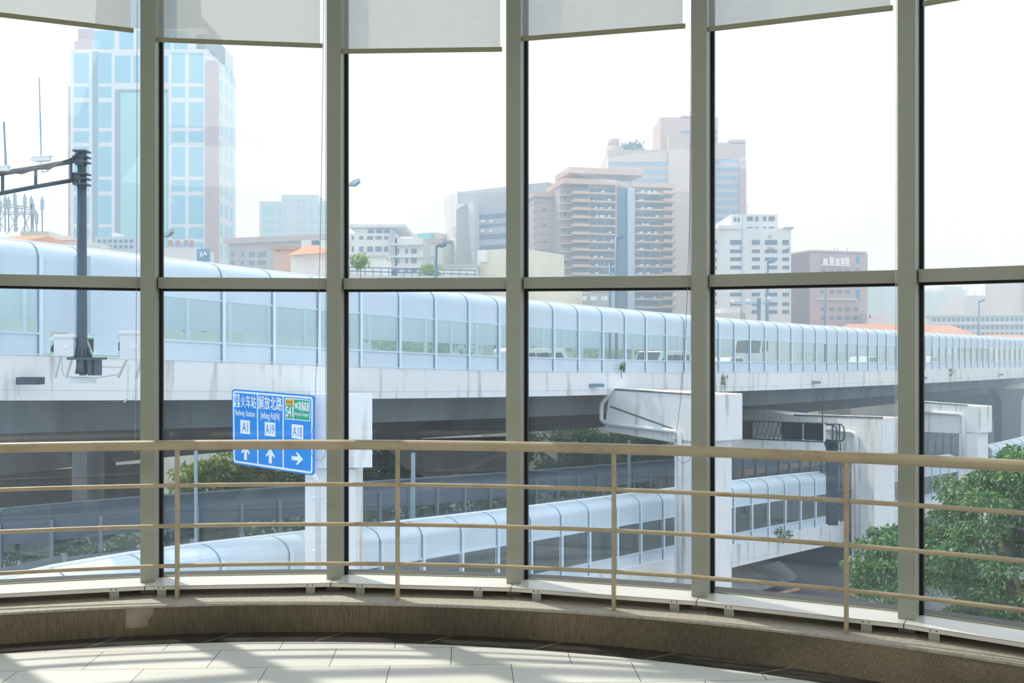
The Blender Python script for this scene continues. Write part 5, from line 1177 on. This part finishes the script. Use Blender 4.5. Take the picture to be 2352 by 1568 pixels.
# ------------------------------------------------------------------ trees
rng = np.random.default_rng(5)
def foliage(name, c, rad, n, size, mt, parent=None, seed=1, lumps=40, half=False, droop=0.5, spread=(.20, .36)):
    rg = np.random.default_rng(seed); c = np.array(c); rad = np.array(rad)
    v = rg.normal(size=(lumps, 3)); v /= np.linalg.norm(v, axis=1)[:, None]
    if half: v[:, 2] = np.abs(v[:, 2]) * 0.9 - 0.15; v[:, 1] = -np.abs(v[:, 1])
    lc = c + v * rad * rg.uniform(0.60, 1.0, (lumps, 1)); lr = rad.mean() * rg.uniform(spread[0], spread[1], lumps)
    k = rg.integers(0, lumps, n); w = rg.normal(size=(n, 3)); w /= np.linalg.norm(w, axis=1)[:, None]
    w[:, 2] = np.where(rg.random(n) < 0.75, np.abs(w[:, 2]), w[:, 2])
    p = lc[k] + w * lr[k][:, None] * rg.uniform(0.75, 1.05, (n, 1)) * np.array([1, 1, .75])
    d = w * 0.8 + rg.normal(size=(n, 3)) * 0.5; d[:, 2] -= droop; d /= np.linalg.norm(d, axis=1)[:, None]
    s = np.cross(d, rg.normal(size=(n, 3))); s /= np.linalg.norm(s, axis=1)[:, None]
    L = size * rg.uniform(0.7, 1.3, (n, 1)); nn = np.cross(d, s)
    V = np.stack([p, p + d * L * .5 + s * L * .17 + nn * L * .05, p + d * L, p + d * L * .5 - s * L * .17 + nn * L * .05], 1).reshape(-1, 3)
    me = bpy.data.meshes.new(name); me.vertices.add(len(V)); me.vertices.foreach_set('co', V.ravel())
    me.loops.add(n * 4); me.loops.foreach_set('vertex_index', np.arange(n * 4)); me.polygons.add(n); me.polygons.foreach_set('loop_start', np.arange(0, n * 4, 4)); me.update(calc_edges=True); me.validate()
    me.materials.append(mt)
    o = bpy.data.objects.new(name, me); COL.objects.link(o)
    if parent: o.parent = parent; o.matrix_parent_inverse = parent.matrix_basis.inverted()
    return o
def tree(label, c, rad, n, size, mt, seed, trunk=True, lumps=40, name='tree', droop=.5, cat='tree', group=None, spread=(.20, .36)):
    r = thing(name, label, cat, Vector((c[0], c[1], GZ)), group)
    foliage('foliage', c, rad, n, size, mt, r, seed, lumps, droop=droop, spread=spread)
    if trunk:
        MB().tube([Vector((c[0], c[1], GZ)), Vector((c[0] + .2, c[1], (GZ + c[2]) / 2)), Vector(c)], [rad[0] * .09, rad[0] * .07, rad[0] * .04], 8).out('trunk', M['trunk'], r)
        for k in range(4):
            a = k * 1.7; MB().tube([Vector((c[0], c[1], c[2] - rad[2] * .6)), Vector(c) + Vector((math.cos(a) * rad[0] * .6, math.sin(a) * rad[1] * .6, rad[2] * .2))], [rad[0] * .04, rad[0] * .015], 6).out('branch', M['trunk'], r)
    return r
tc_ = W(2425, 1300, 22)
tree('big leafy green tree filling the lower right window', (tc_.x, 23.0, tc_.z), (2.55, 2.2, 2.45), 64000, 0.125, M['leaf'], 3, lumps=260, spread=(.09, .19), droop=.9)
t2 = W(2052, 1318, 20)
tree('smaller leafy tree crown left of the big tree, behind the last window post', (t2.x, 20.5, t2.z), (0.72, 0.8, 0.86), 9000, 0.115, M['leaf'], 8, lumps=60, spread=(.12, .24), droop=.9)
def pxtree(label, x, y, d, rw, rh, n, size, mt, seed, **k):
    c = W(x, y, d); s = d / F; tree(label, (c.x, c.y + rw * s * .5, c.z), (rw * s, rw * s * .7, rh * s), n, size, mt, seed, **k)
pxtree('sunlit bush-like tree below and left of the blue road sign', 500, 1118, 58, 130, 55, 5000, .42, M['leafy'], 11)
pxtree('green tree directly behind the lower edge of the road sign', 640, 1110, 62, 110, 52, 4000, .45, M['leaf'], 12)
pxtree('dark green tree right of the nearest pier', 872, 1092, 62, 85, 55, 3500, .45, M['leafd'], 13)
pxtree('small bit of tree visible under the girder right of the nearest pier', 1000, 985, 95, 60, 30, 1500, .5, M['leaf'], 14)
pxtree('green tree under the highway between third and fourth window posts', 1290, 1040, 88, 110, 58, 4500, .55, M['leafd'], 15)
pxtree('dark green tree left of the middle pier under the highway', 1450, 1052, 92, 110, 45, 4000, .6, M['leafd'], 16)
pxtree('bright green tree beside the distant brown column', 2276, 935, 150, 34, 48, 2200, .7, M['leafy'], 17)
pxtree('yellow green treetop under the highway above the far pier', 2146, 912, 150, 40, 16, 1200, .7, M['leafy'], 18)
pxtree('bit of bright tree at the right picture edge under the highway', 2352, 940, 160, 22, 40, 900, .8, M['leafy'], 19)
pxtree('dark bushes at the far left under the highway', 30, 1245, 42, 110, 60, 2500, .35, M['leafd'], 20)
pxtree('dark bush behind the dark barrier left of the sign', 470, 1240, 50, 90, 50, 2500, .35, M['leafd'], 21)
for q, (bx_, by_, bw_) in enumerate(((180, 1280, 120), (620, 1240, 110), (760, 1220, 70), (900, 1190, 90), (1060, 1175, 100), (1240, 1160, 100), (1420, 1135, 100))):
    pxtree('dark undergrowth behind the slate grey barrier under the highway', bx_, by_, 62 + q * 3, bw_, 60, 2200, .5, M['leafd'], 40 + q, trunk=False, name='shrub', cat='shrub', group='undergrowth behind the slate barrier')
pxtree('green treetop seen through the barrier windows left of centre', 950, 800, 75, 120, 32, 2500, .45, M['leafy'], 22)
pxtree('green treetop seen through the barrier windows right of centre', 1420, 808, 88, 110, 22, 2000, .5, M['leafy'], 23)
pxtree('small green rooftop tree beside the tall pale street lamp', 826, 600, 84, 20, 16, 500, .3, M['leafy'], 24, trunk=True, name='potted_tree')
pxtree('rooftop shrubs on top of the tall pink tower', 1455, 338, 215, 26, 12, 500, .9, M['leafd'], 25, trunk=False, name='shrub', cat='shrub')
pxtree('pale green bush between the beige block and the highway barrier', 985, 628, 92, 22, 18, 500, .4, M['leafy'], 26, trunk=False, name='shrub', cat='shrub')
pxtree('rooftop shrub on the low building below the pink apartment tower', 1325, 668, 114, 24, 10, 500, .4, M['leafd'], 27, trunk=False, name='shrub', cat='shrub')
b = Bld('low_building', 'dark cluttered low building between cream block and pink apartment tower', 1270, 112, 1412, 112, 672, 8, M['bgrey']); b.wins(seq(1280, 1400, 5), [(680, 690)], M['bwhite'])
def sprig(label, x, y, d, s, seed):
    r = thing('wild_plant', label, 'plant', W(x, y + 14, d)); MB().tube([W(x + 2, y + 24, d), W(x, y, d)], 0.02, 5).out('stem', M['trunk'], r)
    c = W(x, y, d); foliage('foliage', tuple(c), (s, s * .6, s), 120, s * .5, M['leaf'], r, seed, 8)
sprig('small weed growing from the concrete edge right of the fourth window post', 1663, 872, fdm(1663) - .5, .3, 31)
sprig('small weed with a long stem on the lower ramp edge', 1798, 1225, fdl(1798) - .6, .5, 32)
sprig('small weed at the barrier foot above the middle pier', 1426, 844, fdm(1426) - .4, .3, 33)
sprig('small weed on the concrete edge right of the last window post', 2182, 856, fdm(2182) - .5, .5, 34)

# ------------------------------------------------------------------ haze over the city
hz = bpy.data.materials.new('city_haze'); hz.use_nodes = True; t = hz.node_tree; t.nodes.clear()
o_ = t.nodes.new('ShaderNodeOutputMaterial'); vs = t.nodes.new('ShaderNodeVolumeScatter'); vs.inputs['Color'].default_value = (0.55, 0.78, 1.0, 1); vs.inputs['Density'].default_value = 0.0048; vs.inputs['Anisotropy'].default_value = 0.0
t.links.new(vs.outputs[0], o_.inputs['Volume'])
h = MB().obox((-240, 62, -14.9), (520, 0, 0), (0, 520, 0), (0, 0, 110)).out('haze', hz); tag(h, 'pale blue-white haze hanging over the city beyond the windows', 'haze', kind='stuff')
